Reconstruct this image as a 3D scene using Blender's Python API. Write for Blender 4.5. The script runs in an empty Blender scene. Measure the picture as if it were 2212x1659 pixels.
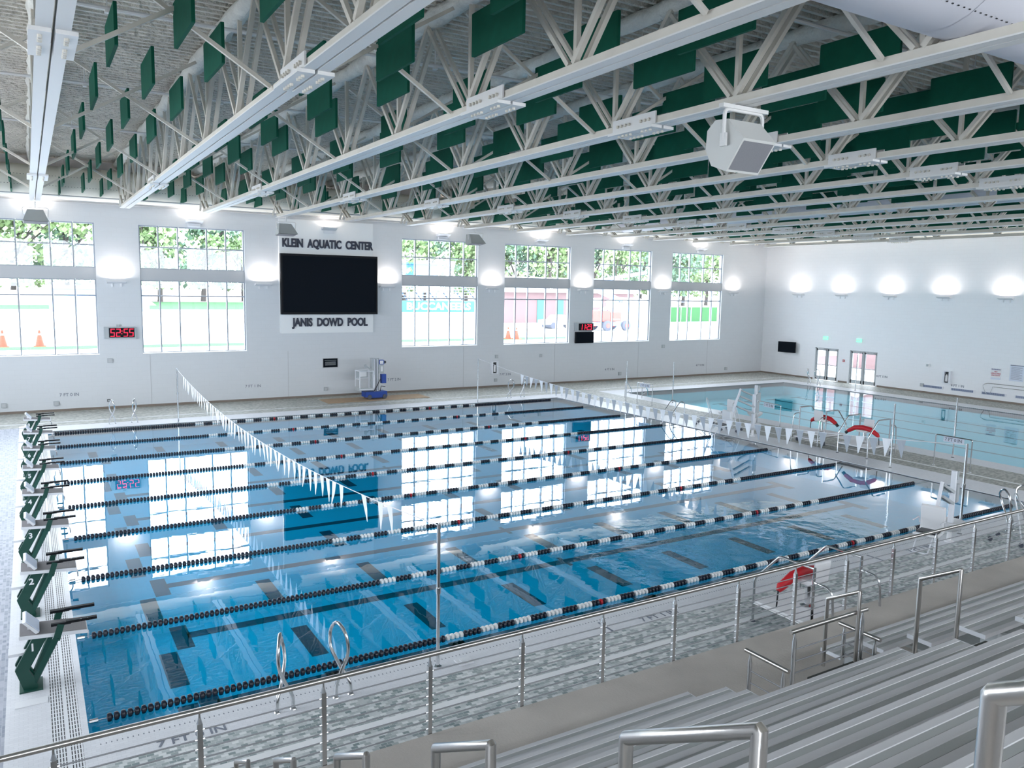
import bpy, math, random
from mathutils import Vector, Matrix
random.seed(7)
PI = math.pi
S = bpy.context.scene
COL = S.collection

# ------------------------------------------------------------ camera
cd = bpy.data.cameras.new('camera'); cam = bpy.data.objects.new('camera', cd); COL.objects.link(cam)
CX, CY, CZ, YAW, PIT, ROLL, FPX = -0.4079, -11.0031, 5.6172, 0.5457, 0.1199, 0.0181, 1722.07
f = Vector((math.sin(YAW)*math.cos(PIT), math.cos(YAW)*math.cos(PIT), -math.sin(PIT)))
rt = Vector((math.cos(YAW), -math.sin(YAW), 0)); up = rt.cross(f)
r2 = rt*math.cos(ROLL)+up*math.sin(ROLL); u2 = -rt*math.sin(ROLL)+up*math.cos(ROLL)
mm = Matrix.Identity(4)
for i in range(3):
    mm[i][0] = r2[i]; mm[i][1] = u2[i]; mm[i][2] = -f[i]
mm[0][3], mm[1][3], mm[2][3] = CX, CY, CZ
cam.matrix_world = mm
cd.sensor_width = 36; cd.lens = FPX/2212*36; cd.clip_start = .05; cd.clip_end = 900
S.camera = cam

# ------------------------------------------------------------ world, exposure
W = bpy.data.worlds.new('sky'); S.world = W; W.use_nodes = True
wn = W.node_tree.nodes; wn['Background'].inputs[0].default_value = (.86, .93, 1, 1)
wn['Background'].inputs[1].default_value = 5.5
S.view_settings.view_transform = 'Standard'; S.view_settings.look = 'None'
S.view_settings.gamma = 1; S.view_settings.use_curve_mapping = False
S.view_settings.exposure = 0.76
LAMP = 32.0      # watts of each wall sconce

def area_light(name, loc, rot, sx, sy, energy, color=(1, 1, 1), parent=None, portal=False):
    l = bpy.data.lights.new(name, 'AREA'); l.shape = 'RECTANGLE'; l.size = sx; l.size_y = sy
    l.energy = energy; l.color = color
    if portal: l.cycles.is_portal = True
    o = bpy.data.objects.new(name, l); COL.objects.link(o); o.location = loc; o.rotation_euler = rot
    if parent: o.parent = parent
    return o
# portals: mark the openings daylight comes through; unseen west and south ones added for fill
for k in (-1, 0, 1, 3, 4, 5, 6):
    area_light('window_portal', (-2.34+6.2535*k+2.26, 28.3, 5.24), (-PI/2, 0, 0), 4.4, 5.5, 1, portal=True)
area_light('window_portal', (-7.3, 11.5, 5.6), (0, -PI/2, 0), 5.2, 23, 1, portal=True)  # unseen west openings, added for fill
area_light('window_portal', (18, -16.3, 7.4), (PI/2, 0, 0), 47, 4.8, 1, portal=True)  # unseen south openings, added for fill

# ------------------------------------------------------------ materials
MAT = {}
def nodes_of(m):
    m.use_nodes = True
    return m.node_tree.nodes, m.node_tree.links
def mat(name, col, rough=.5, metal=0, bump=0, bscale=20, var=0, vscale=5, spec=.5, emit=None, estr=0, aniso=None):
    if name in MAT: return MAT[name]
    m = bpy.data.materials.new(name); N, L = nodes_of(m); b = N['Principled BSDF']
    b.inputs['Base Color'].default_value = (*col, 1); b.inputs['Roughness'].default_value = rough
    b.inputs['Metallic'].default_value = metal; b.inputs['Specular IOR Level'].default_value = spec
    if emit:
        b.inputs['Emission Color'].default_value = (*emit, 1); b.inputs['Emission Strength'].default_value = estr
    tc = N.new('ShaderNodeTexCoord')
    if var:
        n = N.new('ShaderNodeTexNoise'); n.inputs['Scale'].default_value = vscale; n.inputs['Detail'].default_value = 5
        L.new(tc.outputs['Object'], n.inputs['Vector'])
        mx = N.new('ShaderNodeMix'); mx.data_type = 'RGBA'
        mx.inputs['A'].default_value = (*[c*(1-var) for c in col], 1)
        mx.inputs['B'].default_value = (*[min(1, c*(1+var)) for c in col], 1)
        L.new(n.outputs['Fac'], mx.inputs['Factor']); L.new(mx.outputs['Result'], b.inputs['Base Color'])
    if bump:
        n2 = N.new('ShaderNodeTexNoise'); n2.inputs['Scale'].default_value = bscale; n2.inputs['Detail'].default_value = 4
        L.new(tc.outputs['Object'], n2.inputs['Vector'])
        bp = N.new('ShaderNodeBump'); bp.inputs['Strength'].default_value = bump; bp.inputs['Distance'].default_value = .16 if name == 'deck_foam' else .05
        L.new(n2.outputs['Fac'], bp.inputs['Height']); L.new(bp.outputs['Normal'], b.inputs['Normal'])
    MAT[name] = m; return m

def brick_mat(name, c1, c2, mortar, bw, rh, ms, axes='xy', rough=.5, bump=.3, offset=.5, bias=0, spec=.5, noise=0):
    m = bpy.data.materials.new(name); N, L = nodes_of(m); b = N['Principled BSDF']
    tc = N.new('ShaderNodeTexCoord'); sp = N.new('ShaderNodeSeparateXYZ'); cb = N.new('ShaderNodeCombineXYZ')
    L.new(tc.outputs['Object'], sp.inputs[0])
    L.new(sp.outputs[axes[0].upper()], cb.inputs[0]); L.new(sp.outputs[axes[1].upper()], cb.inputs[1])
    br = N.new('ShaderNodeTexBrick'); L.new(cb.outputs[0], br.inputs['Vector'])
    br.inputs['Color1'].default_value = (*c1, 1); br.inputs['Color2'].default_value = (*c2, 1)
    br.inputs['Mortar'].default_value = (*mortar, 1); br.inputs['Scale'].default_value = 1
    br.inputs['Mortar Size'].default_value = ms; br.inputs['Brick Width'].default_value = bw
    br.inputs['Row Height'].default_value = rh; br.offset = offset; br.inputs['Bias'].default_value = bias
    br.inputs['Mortar Smooth'].default_value = .1
    L.new(br.outputs['Color'], b.inputs['Base Color'])
    b.inputs['Roughness'].default_value = rough; b.inputs['Specular IOR Level'].default_value = spec
    if bump:
        bp = N.new('ShaderNodeBump'); bp.inputs['Strength'].default_value = bump; bp.inputs['Distance'].default_value = -.01
        L.new(br.outputs['Fac'], bp.inputs['Height']); L.new(bp.outputs['Normal'], b.inputs['Normal'])
    MAT[name] = m; return m

def water_mat(name, tint, wav, scale, rip=0.0, ex=3.3):
    m = bpy.data.materials.new(name); N, L = nodes_of(m); N.remove(N['Principled BSDF']); out = N['Material Output']
    tc = N.new('ShaderNodeTexCoord')
    n1 = N.new('ShaderNodeTexNoise'); n1.inputs['Scale'].default_value = scale; n1.inputs['Detail'].default_value = 3
    L.new(tc.outputs['Object'], n1.inputs['Vector'])
    bp = N.new('ShaderNodeBump'); bp.inputs['Strength'].default_value = wav; bp.inputs['Distance'].default_value = .02
    L.new(n1.outputs['Fac'], bp.inputs['Height'])
    last = bp
    if rip:   # livelier water around the pool return
        mp = N.new('ShaderNodeMapping'); L.new(tc.outputs['Object'], mp.inputs['Vector'])
        mp.inputs['Location'].default_value = (-15.5, -2.6, 0)
        gr = N.new('ShaderNodeTexGradient'); gr.gradient_type = 'SPHERICAL'
        mp.vector_type = 'TEXTURE'; mp.inputs['Location'].default_value = (14.3, 1.5, 0); mp.inputs['Scale'].default_value = (6.0, 2.9, 3)
        L.new(mp.outputs[0], gr.inputs[0])
        n2 = N.new('ShaderNodeTexNoise'); n2.inputs['Scale'].default_value = 2.2; n2.inputs['Detail'].default_value = 4
        L.new(tc.outputs['Object'], n2.inputs['Vector'])
        mu = N.new('ShaderNodeMath'); mu.operation = 'MULTIPLY'; L.new(n2.outputs['Fac'], mu.inputs[0]); L.new(gr.outputs['Fac'], mu.inputs[1])
        b2 = N.new('ShaderNodeBump'); b2.inputs['Strength'].default_value = rip; b2.inputs['Distance'].default_value = .06
        L.new(mu.outputs[0], b2.inputs['Height']); L.new(bp.outputs['Normal'], b2.inputs['Normal']); last = b2
    lw = N.new('ShaderNodeLayerWeight'); lw.inputs['Blend'].default_value = .5   # Schlick, alike from both sides
    L.new(last.outputs['Normal'], lw.inputs['Normal'])
    pw = N.new('ShaderNodeMath'); pw.operation = 'POWER'; pw.inputs[1].default_value = ex; L.new(lw.outputs['Facing'], pw.inputs[0])
    fr = N.new('ShaderNodeMath'); fr.operation = 'MULTIPLY_ADD'; fr.inputs[1].default_value = .97; fr.inputs[2].default_value = .03
    L.new(pw.outputs[0], fr.inputs[0])
    tr = N.new('ShaderNodeBsdfTransparent'); tr.inputs[0].default_value = (*tint, 1)
    gl = N.new('ShaderNodeBsdfGlossy'); gl.inputs['Roughness'].default_value = .0; gl.inputs[0].default_value = (1, 1, 1, 1)
    L.new(last.outputs['Normal'], gl.inputs['Normal'])
    mx = N.new('ShaderNodeMixShader'); L.new(fr.outputs[0], mx.inputs[0]); L.new(tr.outputs[0], mx.inputs[1]); L.new(gl.outputs[0], mx.inputs[2])
    L.new(mx.outputs[0], out.inputs[0]); MAT[name] = m; return m

def glass_mat(name, tint=(.96, .98, 1), refl=.06):
    m = bpy.data.materials.new(name); N, L = nodes_of(m); N.remove(N['Principled BSDF']); out = N['Material Output']
    tr = N.new('ShaderNodeBsdfTransparent'); tr.inputs[0].default_value = (*tint, 1)
    gl = N.new('ShaderNodeBsdfGlossy'); gl.inputs['Roughness'].default_value = .01
    mx = N.new('ShaderNodeMixShader'); mx.inputs[0].default_value = refl
    L.new(tr.outputs[0], mx.inputs[1]); L.new(gl.outputs[0], mx.inputs[2]); L.new(mx.outputs[0], out.inputs[0])
    MAT[name] = m; return m

mat('wall_paint', (.74, .75, .77), .55)
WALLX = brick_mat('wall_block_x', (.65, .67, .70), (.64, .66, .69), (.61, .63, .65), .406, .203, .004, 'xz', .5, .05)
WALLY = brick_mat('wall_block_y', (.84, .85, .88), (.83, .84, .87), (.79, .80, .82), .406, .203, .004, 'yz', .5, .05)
mat('white_paint', (.82, .83, .84), .45)
mat('frame_alu', (.34, .37, .42), .45)
mat('cart_alu', (.62, .64, .67), .35, .5)
mat('spandrel', (.50, .51, .53), .5)
mat('steel', (.62, .63, .65), .22, 1)
mat('steel_brushed', (.52, .50, .485), .28, 1, bump=.02, bscale=60)
mat('cable_steel', (.22, .225, .24), .5, .5)
mat('truss_web', (.66, .62, .55), .55, var=.15, vscale=3)
mat('truss_white', (.74, .73, .72), .5)
mat('foam', (.74, .72, .67), .9, bump=.8, bscale=9, var=.25, vscale=3)
mat('deck_foam', (.66, .62, .55), .85, bump=.9, bscale=6, var=.30, vscale=1.3)
mat('green_fabric', (.004, .088, .054), .85, var=.18, vscale=6, spec=.2)
mat('duct_white', (.66, .66, .72), .6)
mat('duct_cream', (.86, .83, .74), .7)
mat('dark', (.015, .017, .022), .4)
mat('black_plastic', (.008, .009, .012), .5, spec=.15)
mat('navy_letter', (.02, .025, .05), .5)
mat('screen', (.002, .005, .010), .5, spec=.08)
mat('led_red', (.5, 0, .02), .5, emit=(1, .02, .06), estr=1.3)
mat('speaker_grey', (.40, .42, .42), .6)
mat('speaker_light', (.62, .62, .60), .55)
mat('grille', (.22, .22, .24), .8, bump=.3, bscale=150)
mat('sconce', (.78, .78, .80), .5)
mat('block_green', (.0, .05, .035), .45)
mat('block_white', (.72, .73, .76), .4)
mat('block_tread', (.22, .21, .22), .9, bump=.5, bscale=120)
mat('wedge_blue', (.60, .67, .82), .4)
mat('float_black', (.012, .016, .03), .35)
mat('float_white', (.78, .79, .78), .4)
mat('float_red', (.45, .01, .02), .4)
mat('flag_white', (.85, .86, .90), .7)
mat('flag_grey', (.42, .45, .50), .7)
mat('rescue_red', (.55, .01, .02), .5)
mat('seat_white', (.78, .78, .80), .5)
mat('concrete_tan', (.47, .435, .40), .75, bump=.15, bscale=30, var=.28, vscale=1.1)
mat('alum_light', (.62, .62, .64), .5, .25)
mat('shaded_step', (.05, .055, .05), .8)  # near-black colour stands in for the shade under the bleachers
mat('alum_dark', (.43, .45, .45), .5, .25)
mat('alum_cap', (.75, .77, .82), .5)
mat('blue_lift', (.01, .06, .35), .4)
mat('lift_grey', (.42, .45, .47), .45)
mat('plywood', (.40, .28, .18), .8, var=.15, vscale=4)
mat('base_brown', (.22, .18, .15), .7)
mat('sign_plate', (.66, .71, .82), .6)
mat('letter_blue', (.05, .06, .25), .6)
mat('letter_red', (.5, .03, .08), .6)
mat('letter_grey', (.18, .2, .25), .6)
mat('exit_green', (.3, .75, .55), .5, emit=(.25, .9, .55), estr=.5)
mat('vent_blue', (.13, .18, .32), .5)
mat('white_tile', (.74, .75, .78), .35)
mat('lane_dark', (.03, .06, .08), .5)
mat('cone', (.62, .07, .035), .6)
mat('boom_red', (.75, .10, .08), .5)
mat('boom_blue', (.25, .36, .55), .5)
mat('rubber', (.10, .11, .14), .8)
mat('ground_white', (.72, .72, .72), .9)
mat('ground_dirt', (.34, .28, .26), .9, var=.2)
mat('grass', (.035, .13, .04), .9, var=.1, vscale=.5)
mat('leaf', (.30, .42, .20), .8, var=.45, vscale=.6)
mat('leaf_dark', (.18, .29, .20), .8, var=.4, vscale=.6)
mat('bark', (.10, .085, .08), .9)
mat('brick_red', (.22, .14, .14), .9, var=.1)
mat('green_door', (.06, .22, .2), .6)
mat('roof_pale', (.45, .42, .40), .9)
mat('teal_banner', (.05, .26, .27), .7)
mat('press_blue', (.05, .20, .34), .6)
mat('vehicle_white', (.6, .62, .65), .4)
GRATE = brick_mat('gutter_grate_tile', (.03, .03, .035), (.035, .035, .04), (.76, .77, .80), .031, .105, .0095, 'xy', .4, .2, 0)
TILE = brick_mat('coping_tile', (.73, .74, .78), (.68, .69, .73), (.60, .61, .64), .10, .05, .002, 'xy', .35, .05)
MOSA = brick_mat('mosaic_tile', (.74, .76, .76), (.10, .16, .165), (.55, .57, .57), .085, .055, .003, 'xy', .45, .15, .5, -.1)
MOSB = brick_mat('mosaic_tile_light', (.44, .46, .53), (.22, .25, .32), (.44, .46, .52), .10, .055, .003, 'yx', .4, .15)
MOSC = brick_mat('mosaic_tile_far', (.50, .50, .46), (.18, .19, .17), (.42, .42, .39), .10, .06, .003, 'xy', .5, .15, .5, -.1)
POOLT = brick_mat('pool_floor_tile', (.66, .85, .90), (.64, .83, .89), (.60, .79, .86), .3, .3, .005, 'xy', .5, 0)
water_mat('water_main', (.02, .72, .96), .06, 1.3, .32)
water_mat('water_side', (.45, .88, .97), .06, 1.3, 0, 5.2)
glass_mat('window_glass')

# ------------------------------------------------------------ mesh helpers
class MB:
    def __init__(s): s.v = []; s.f = []
    def add(s, vs, fs):
        n = len(s.v); s.v += [tuple(v) for v in vs]; s.f += [tuple(i+n for i in q) for q in fs]; return s
    def box(s, x0, x1, y0, y1, z0, z1):
        return s.add([(x0,y0,z0),(x1,y0,z0),(x1,y1,z0),(x0,y1,z0),(x0,y0,z1),(x1,y0,z1),(x1,y1,z1),(x0,y1,z1)],
                     [(0,3,2,1),(4,5,6,7),(0,1,5,4),(1,2,6,5),(2,3,7,6),(3,0,4,7)])
    def quad(s, a, b, c, d): return s.add([a,b,c,d], [(0,1,2,3)])
    def prism(s, pts, axis, a, b):       # extrude a 2D outline along axis between a and b
        n = len(pts); vs = []
        for t in (a, b):
            for p, q in pts:
                vs.append({'x': (t,p,q), 'y': (p,t,q), 'z': (p,q,t)}[axis])
        fs = [tuple(range(n))[::-1], tuple(range(n, 2*n))]
        for i in range(n): j = (i+1) % n; fs.append((i, j, n+j, n+i))
        return s.add(vs, fs)
    def bar(s, a, b, w, h, upv=(0,0,1)):  # square bar from a to b
        a = Vector(a); b = Vector(b); d = (b-a).normalized(); u = Vector(upv)
        if abs(d.dot(u)) > .98: u = Vector((1,0,0))
        r = d.cross(u).normalized()*w/2; u = r.cross(d).normalized()*h/2
        vs = [p+q for p in (a,b) for q in (-r-u, r-u, r+u, -r+u)]
        return s.add(vs, [(0,1,2,3),(7,6,5,4),(0,4,5,1),(1,5,6,2),(2,6,7,3),(3,7,4,0)])
    def tube(s, pts, r, n=8, caps=True):
        pts = [Vector(p) for p in pts]; rings = []; prev = None
        for i, p in enumerate(pts):
            if i == 0: d = pts[1]-p
            elif i == len(pts)-1: d = p-pts[-2]
            else: d = (pts[i+1]-p).normalized()+(p-pts[i-1]).normalized()
            d.normalize()
            if prev is None:
                a = Vector((0,0,1)) if abs(d.z) < .9 else Vector((1,0,0)); x = d.cross(a).normalized()
            else:
                x = (prev-d*prev.dot(d)).normalized()
            prev = x; y = d.cross(x); rr = r[i] if isinstance(r, (list, tuple)) else r
            k = 1
            if 0 < i < len(pts)-1:
                c = (pts[i+1]-p).normalized().dot((p-pts[i-1]).normalized()); k = 1/max(.6, math.sqrt((1+c)/2))
            rings.append([p+(x*math.cos(t)+y*math.sin(t))*rr for t in [2*PI*j/n for j in range(n)]])
        vs = [v for R in rings for v in R]; fs = []
        for i in range(len(rings)-1):
            for j in range(n):
                k2 = (j+1) % n; fs.append((i*n+j, i*n+k2, (i+1)*n+k2, (i+1)*n+j))
        if caps: fs += [tuple(range(n))[::-1], tuple(range((len(rings)-1)*n, len(rings)*n))]
        return s.add(vs, fs)
    def lathe(s, prof, c, axis='z', n=12):   # prof = [(r, t)], closed at the ends
        vs = []; fs = []
        for r, t in prof:
            for j in range(n):
                a = 2*PI*j/n; p, q = r*math.cos(a), r*math.sin(a)
                v = {'x': (t,p,q), 'y': (p,t,q), 'z': (p,q,t)}[axis]
                vs.append((v[0]+c[0], v[1]+c[1], v[2]+c[2]))
        for i in range(len(prof)-1):
            for j in range(n):
                k = (j+1) % n; fs.append((i*n+j, i*n+k, (i+1)*n+k, (i+1)*n+j))
        fs += [tuple(range(n))[::-1], tuple(range((len(prof)-1)*n, len(prof)*n))]
        return s.add(vs, fs)
    def mesh(s, name, m, smooth=False):
        me = bpy.data.meshes.new(name); me.from_pydata(s.v, [], s.f); me.validate(); me.materials.append(MAT[m])
        import bmesh
        bm = bmesh.new(); bm.from_mesh(me); bmesh.ops.recalc_face_normals(bm, faces=bm.faces); bm.to_mesh(me); bm.free()
        if smooth:
            for p in me.polygons: p.use_smooth = True
            me.set_sharp_from_angle(angle=math.radians(45))
        return me
    def build(s, name, m, parent=None, smooth=False, loc=None):
        o = bpy.data.objects.new(name, s.mesh(name, m, smooth)); COL.objects.link(o)
        if parent: o.parent = parent
        if loc: o.location = loc
        return o

def arc(pts, r=.08, n=5):       # round the corners of a polyline
    pts = [Vector(p) for p in pts]; out = [pts[0]]
    for i in range(1, len(pts)-1):
        a, b, c = pts[i-1], pts[i], pts[i+1]
        k = min(r, (a-b).length*.48, (c-b).length*.48)
        p = b+(a-b).normalized()*k; q = b+(c-b).normalized()*k
        for j in range(n+1):
            t = j/n; out.append(p*(1-t)**2+b*2*t*(1-t)+q*t*t)
    out.append(pts[-1]); return out
def tag(o, label, cat, group=None, kind=None):
    o['label'] = label; o['category'] = cat
    if group: o['group'] = group
    if kind: o['kind'] = kind
    return o
def struct(o): o['kind'] = 'structure'; return o
def thing(name, loc, label, cat, group=None, rz=0):
    o = bpy.data.objects.new(name, None); COL.objects.link(o); o.location = loc; o.rotation_euler = (0, 0, rz)
    o.empty_display_size = .2
    return tag(o, label, cat, group)
def copy_tree(o, parent=None, loc=None, rz=None, label=None):
    c = o.copy(); COL.objects.link(c); c.parent = parent
    if loc is not None: c.location = loc
    if rz is not None: c.rotation_euler = (0, 0, rz)
    if label: c['label'] = label
    for ch in list(o.children): copy_tree(ch, c)
    return c
def text(name, s, size, loc, rot, m, parent=None, depth=.01, bold=.0, align='CENTER', squash=1):
    cu = bpy.data.curves.new(name, 'FONT'); cu.body = s; cu.size = size; cu.extrude = depth; cu.offset = bold
    cu.align_x = align; cu.align_y = 'CENTER'; cu.resolution_u = 3
    t = bpy.data.objects.new(name, cu); COL.objects.link(t)
    dg = bpy.context.evaluated_depsgraph_get(); me = bpy.data.meshes.new_from_object(t.evaluated_get(dg))
    bpy.data.objects.remove(t); bpy.data.curves.remove(cu)
    me.materials.clear(); me.materials.append(MAT[m])
    o = bpy.data.objects.new(name, me); COL.objects.link(o); o.location = loc; o.rotation_euler = rot; o.scale = (squash, 1, 1)
    if parent: o.parent = parent
    return o
NORTH = (PI/2, 0, 0); EAST = (PI/2, 0, -PI/2)
ORD = ['first', 'second', 'third', 'fourth', 'fifth', 'sixth', 'seventh', 'eighth', 'ninth', 'tenth', 'eleventh', 'twelfth', 'thirteenth', 'fourteenth', 'fifteenth', 'sixteenth', 'seventeenth']

# ------------------------------------------------------------ dimensions
YW, XE, XW, YS, ZC = 28.0, 43.9, -7.0, -16.0, 10.75
PX = 22.98; PY0, PY1 = -.32, 22.95          # main pool water
QX0, QX1, QY0, QY1 = 27.6, 40.4, -6.0, 23.0  # second pool
LW = 2.8035

# ------------------------------------------------------------ walls with openings
def wall_grid(name, m, us, vs, holes, place):
    """thick wall split on the hole edges; place(u0,u1,v0,v1) -> box args"""
    b = MB(); us = sorted(set(us+[h[0] for h in holes]+[h[1] for h in holes])); vs = sorted(set(vs+[h[2] for h in holes]+[h[3] for h in holes]))
    for i in range(len(us)-1):
        j0 = 0
        runs = []
        for j in range(len(vs)-1):
            cu, cv = (us[i]+us[i+1])/2, (vs[j]+vs[j+1])/2
            if any(h[0] < cu < h[1] and h[2] < cv < h[3] for h in holes): continue
            if runs and runs[-1][1] == vs[j]: runs[-1][1] = vs[j+1]
            else: runs.append([vs[j], vs[j+1]])
        for a, c in runs: b.box(*place(us[i], us[i+1], a, c))
    return struct(b.build(name, m))
WX0, WB, WWD, WZ0, WZ1 = -2.3418, 6.2535, 4.5225, 2.408, 8.078
wins = [(WX0+k*WB, WX0+k*WB+WWD) for k in (-1, 0, 1, 3, 4, 5, 6)]
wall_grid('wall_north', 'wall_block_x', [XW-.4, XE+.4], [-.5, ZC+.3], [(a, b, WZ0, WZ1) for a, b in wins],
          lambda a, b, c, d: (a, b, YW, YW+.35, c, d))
doors = [(21.75, 23.5), (19.0, 20.9)]
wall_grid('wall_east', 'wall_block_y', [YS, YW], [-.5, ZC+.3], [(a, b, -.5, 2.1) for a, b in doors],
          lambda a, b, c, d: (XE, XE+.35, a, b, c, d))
wall_grid('wall_west', 'wall_paint', [YS, YW], [-.5, ZC+.3], [(-6+i*6, -6+i*6+5, 3.0, 8.2) for i in (1, 2, 3, 4)],  # unseen openings, put in to bring daylight from the left
          lambda a, b, c, d: (XW-.35, XW, a, b, c, d))
wall_grid('wall_south', 'wall_paint', [XW-.4, XE+.4], [-.5, ZC+.3], [(-5+i*6, -5+i*6+5.2, 5.0, 9.8) for i in range(8)],  # unseen openings, added to brighten the ceiling and stands
          lambda a, b, c, d: (a, b, YS-.35, YS, c, d))
b = MB(); b.box(XW, 20.05, YW-.02, YW, .0, .10)
b.box(20.05, XE, YW-.02, YW, 0, .10); struct(b.build('baseboard_north', 'base_brown'))
b = MB()
for a, c in ((YS, 18.9), (21.0, 21.65), (23.6, YW)): b.box(XE-.02, XE, a, c, 0, .10)
struct(b.build('baseboard_east', 'base_brown'))
b = MB()       # control joints low on the north wall
for x in (4.2, 10.4, 20.1, 26.2, 32.6, 38.6): b.box(x-.012, x+.012, YW-.006, YW, .1, 2.35)
struct(b.build('trim_1', 'spandrel'))

# windows
MULX = [0, .80, 1.62, 2.86, 3.70, WWD]
for wi, (x0, x1) in enumerate(wins):
    e = bpy.data.objects.new('window_%d' % (wi+1), None); COL.objects.link(e); e.location = (x0, YW+.1, WZ0); struct(e)
    fr = MB(); w = .055; H = WZ1-WZ0
    for i, mx in enumerate(MULX):
        a = mx-(0 if i == 0 else w/2 if i < 5 else w)
        fr.box(a, a+w, 0, .13, 0, H)
    for z in (0, 2.54, 3.22, 3.74, 4.70, H-w): 
        for i in range(5): fr.box(MULX[i]+.05, MULX[i+1]-.03, .01, .12, z, z+w)
    fr.build('window_frame', 'frame_alu', e)
    MB().box(-.0, WWD, -.06, .10, 3.26, 3.76).build('spandrel_panel', 'spandrel', e)
    sl = MB(); sl.prism([(-.13, 0), (.0, 0), (.0, .03), (-.13, -.01)], 'x', -.02, WWD+.02); sl.build('window_sill', 'white_paint', e)
    MB().box(.02, WWD-.02, .06, .068, .02, 3.24).add(*(lambda v: (v.v, v.f))(MB().box(.02, WWD-.02, .06, .068, 3.76, H-.02))).build('glass_pane', 'window_glass', e)

# doors on the east wall
for di, (y0, y1) in enumerate(doors):
    e = bpy.data.objects.new('door_%d' % (di+1), None); COL.objects.link(e); e.location = (XE, y0, 0); struct(e)
    w = y1-y0; fr = MB()
    fr.box(.02, .16, 0, .06, 0, 2.1).box(.02, .16, w-.06, w, 0, 2.1).box(.02, .16, 0, w, 2.04, 2.1).box(.02, .16, w/2-.035, w/2+.035, 0, 2.05)
    fr.build('door_frame', 'lift_grey', e)
    for s in (0, 1):
        a = .06+s*(w/2-.02); c = a+w/2-.1
        lf = MB().box(.06, .11, a, a+.09, .02, 2.03).box(.06, .11, c-.09, c, .02, 2.03).box(.06, .11, a, c, .02, .25).box(.06, .11, a, c, 1.93, 2.03)
        lf = lf.build('door_leaf', 'lift_grey', e)
        MB().box(.02, .06, a+.06, c-.06, .98, 1.03).build('push_bar', 'steel', lf)
        MB().box(.082, .088, a+.09, c-.09, .25, 1.93).build('glass_pane', 'window_glass', lf)
        MB().box(.0, .06, a+.2, a+.5, 2.0, 2.06).build('door_closer', 'spandrel', lf)

# ------------------------------------------------------------ roof deck
b = MB(); ny = 150; y = YS-.3; prof = []
while y < YW+.4:
    prof += [(y, ZC+.04), (y+.09, ZC+.04), (y+.13, ZC-.12), (y+.21, ZC-.12)]; y += .25
vs = []; nx = 2
for x in (XW-.4, XE+.4): vs += [(x, p, q) for p, q in prof]
n = len(prof)
b.add(vs, [(i, i+1, n+i+1, n+i) for i in range(n-1)])
b.box(XW-.4, XE+.4, YS-.4, YW+.4, ZC+.05, ZC+.2)
struct(b.build('ceiling', 'deck_foam'))

# ------------------------------------------------------------ floor
def slab(name, m, rects, z0=-.25, z1=0):
    b = MB()
    for x0, x1, y0, y1 in rects: b.box(x0, x1, y0, y1, z0, z1)
    return struct(b.build(name, m))
slab('coping_floor', 'coping_tile', [(-.90, -.40, PY0-.9, PY1+1.15), (-.08, 0, PY0-.9, PY1+1.15), (0, PX, -1.12, PY0), (0, PX, PY1, 24.1),
     (PX, 24.25, -1.12, 24.1), (26.55, QX0, QY0, 24.1), (QX0, QX1, QY1, 24.1), (QX1, 41.6, QY0, 24.1)])
slab('gutter_floor', 'gutter_grate_tile', [(-.40, -.255, PY0-.9, PY1), (-.225, -.08, PY0-.9, PY1)])
slab('coping_joint_floor', 'white_tile', [(-.255, -.225, PY0-.9, PY1), (-.9+.5, -.08, PY1, PY1+1.15)], -.25, .0)
slab('west_deck_floor', 'mosaic_tile_light', [(XW, -.90, -2.9, 24.1)])
slab('front_deck_floor', 'mosaic_tile', [(-.90, 26.55, -1.80, -1.12), (-.90, 26.55, -3.35, -1.95), (-.9, -.4, -1.22, -1.12)])
slab('drain_curb_floor', 'white_paint', [(-.90, 26.55, -1.95, -1.80), (24.95, 25.05, -1.12, 24.1)], -.25, .006)
slab('far_deck_floor', 'mosaic_tile_far', [(XW, XE, 24.1, 24.95), (XW, XE, 25.05, YW), (41.6, XE, YS, 24.1),
     (24.25, 24.95, -1.12, 24.1), (25.05, 26.55, -1.12, 24.1)])
slab('far_drain_floor', 'white_tile', [(XW, XE, 24.95, 25.05)])
b = MB()      # toe line of drain slots along the near coping
x = .1
while x < 22.8: b.box(x, x+.012, -.66, -.635, 0, .004); x += .06
struct(b.build('coping_slot_floor', 'letter_grey'))
# raised spectator floor
b = MB().box(XW, XE, YS, -3.33, -.25, .6); struct(b.build('spectator_floor', 'concrete_tan'))
b = MB().box(XW, 26.55, -3.34, -3.33, .0, .55); struct(b.build('trim_2', 'white_paint'))

# pools
def basin(name, x0, x1, y0, y1, d):
    b = MB(); t = .25
    b.box(x0-t, x1+t, y0-t, y1+t, -d-.2, -d)
    b.box(x0-t, x0, y0-t, y1+t, -d, -.02).box(x1, x1+t, y0-t, y1+t, -d, -.02).box(x0, x1, y0-t, y0, -d, -.02).box(x0, x1, y1, y1+t, -d, -.02)
    return struct(b.build(name, 'pool_floor_tile'))
DP = .92
p1 = basin('main_pool', 0, PX, PY0, PY1, DP)
p2 = basin('lap_pool', QX0, QX1, QY0, QY1, .75)
struct(MB().quad((0, PY0, -.03), (PX, PY0, -.03), (PX, PY1, -.03), (0, PY1, -.03)).build('main_pool_water', 'water_main'))
struct(MB().quad((QX0, QY0, -.03), (QX1, QY0, -.03), (QX1, QY1, -.03), (QX0, QY1, -.03)).build('lap_pool_water', 'water_side'))
zf = -DP+.004
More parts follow.
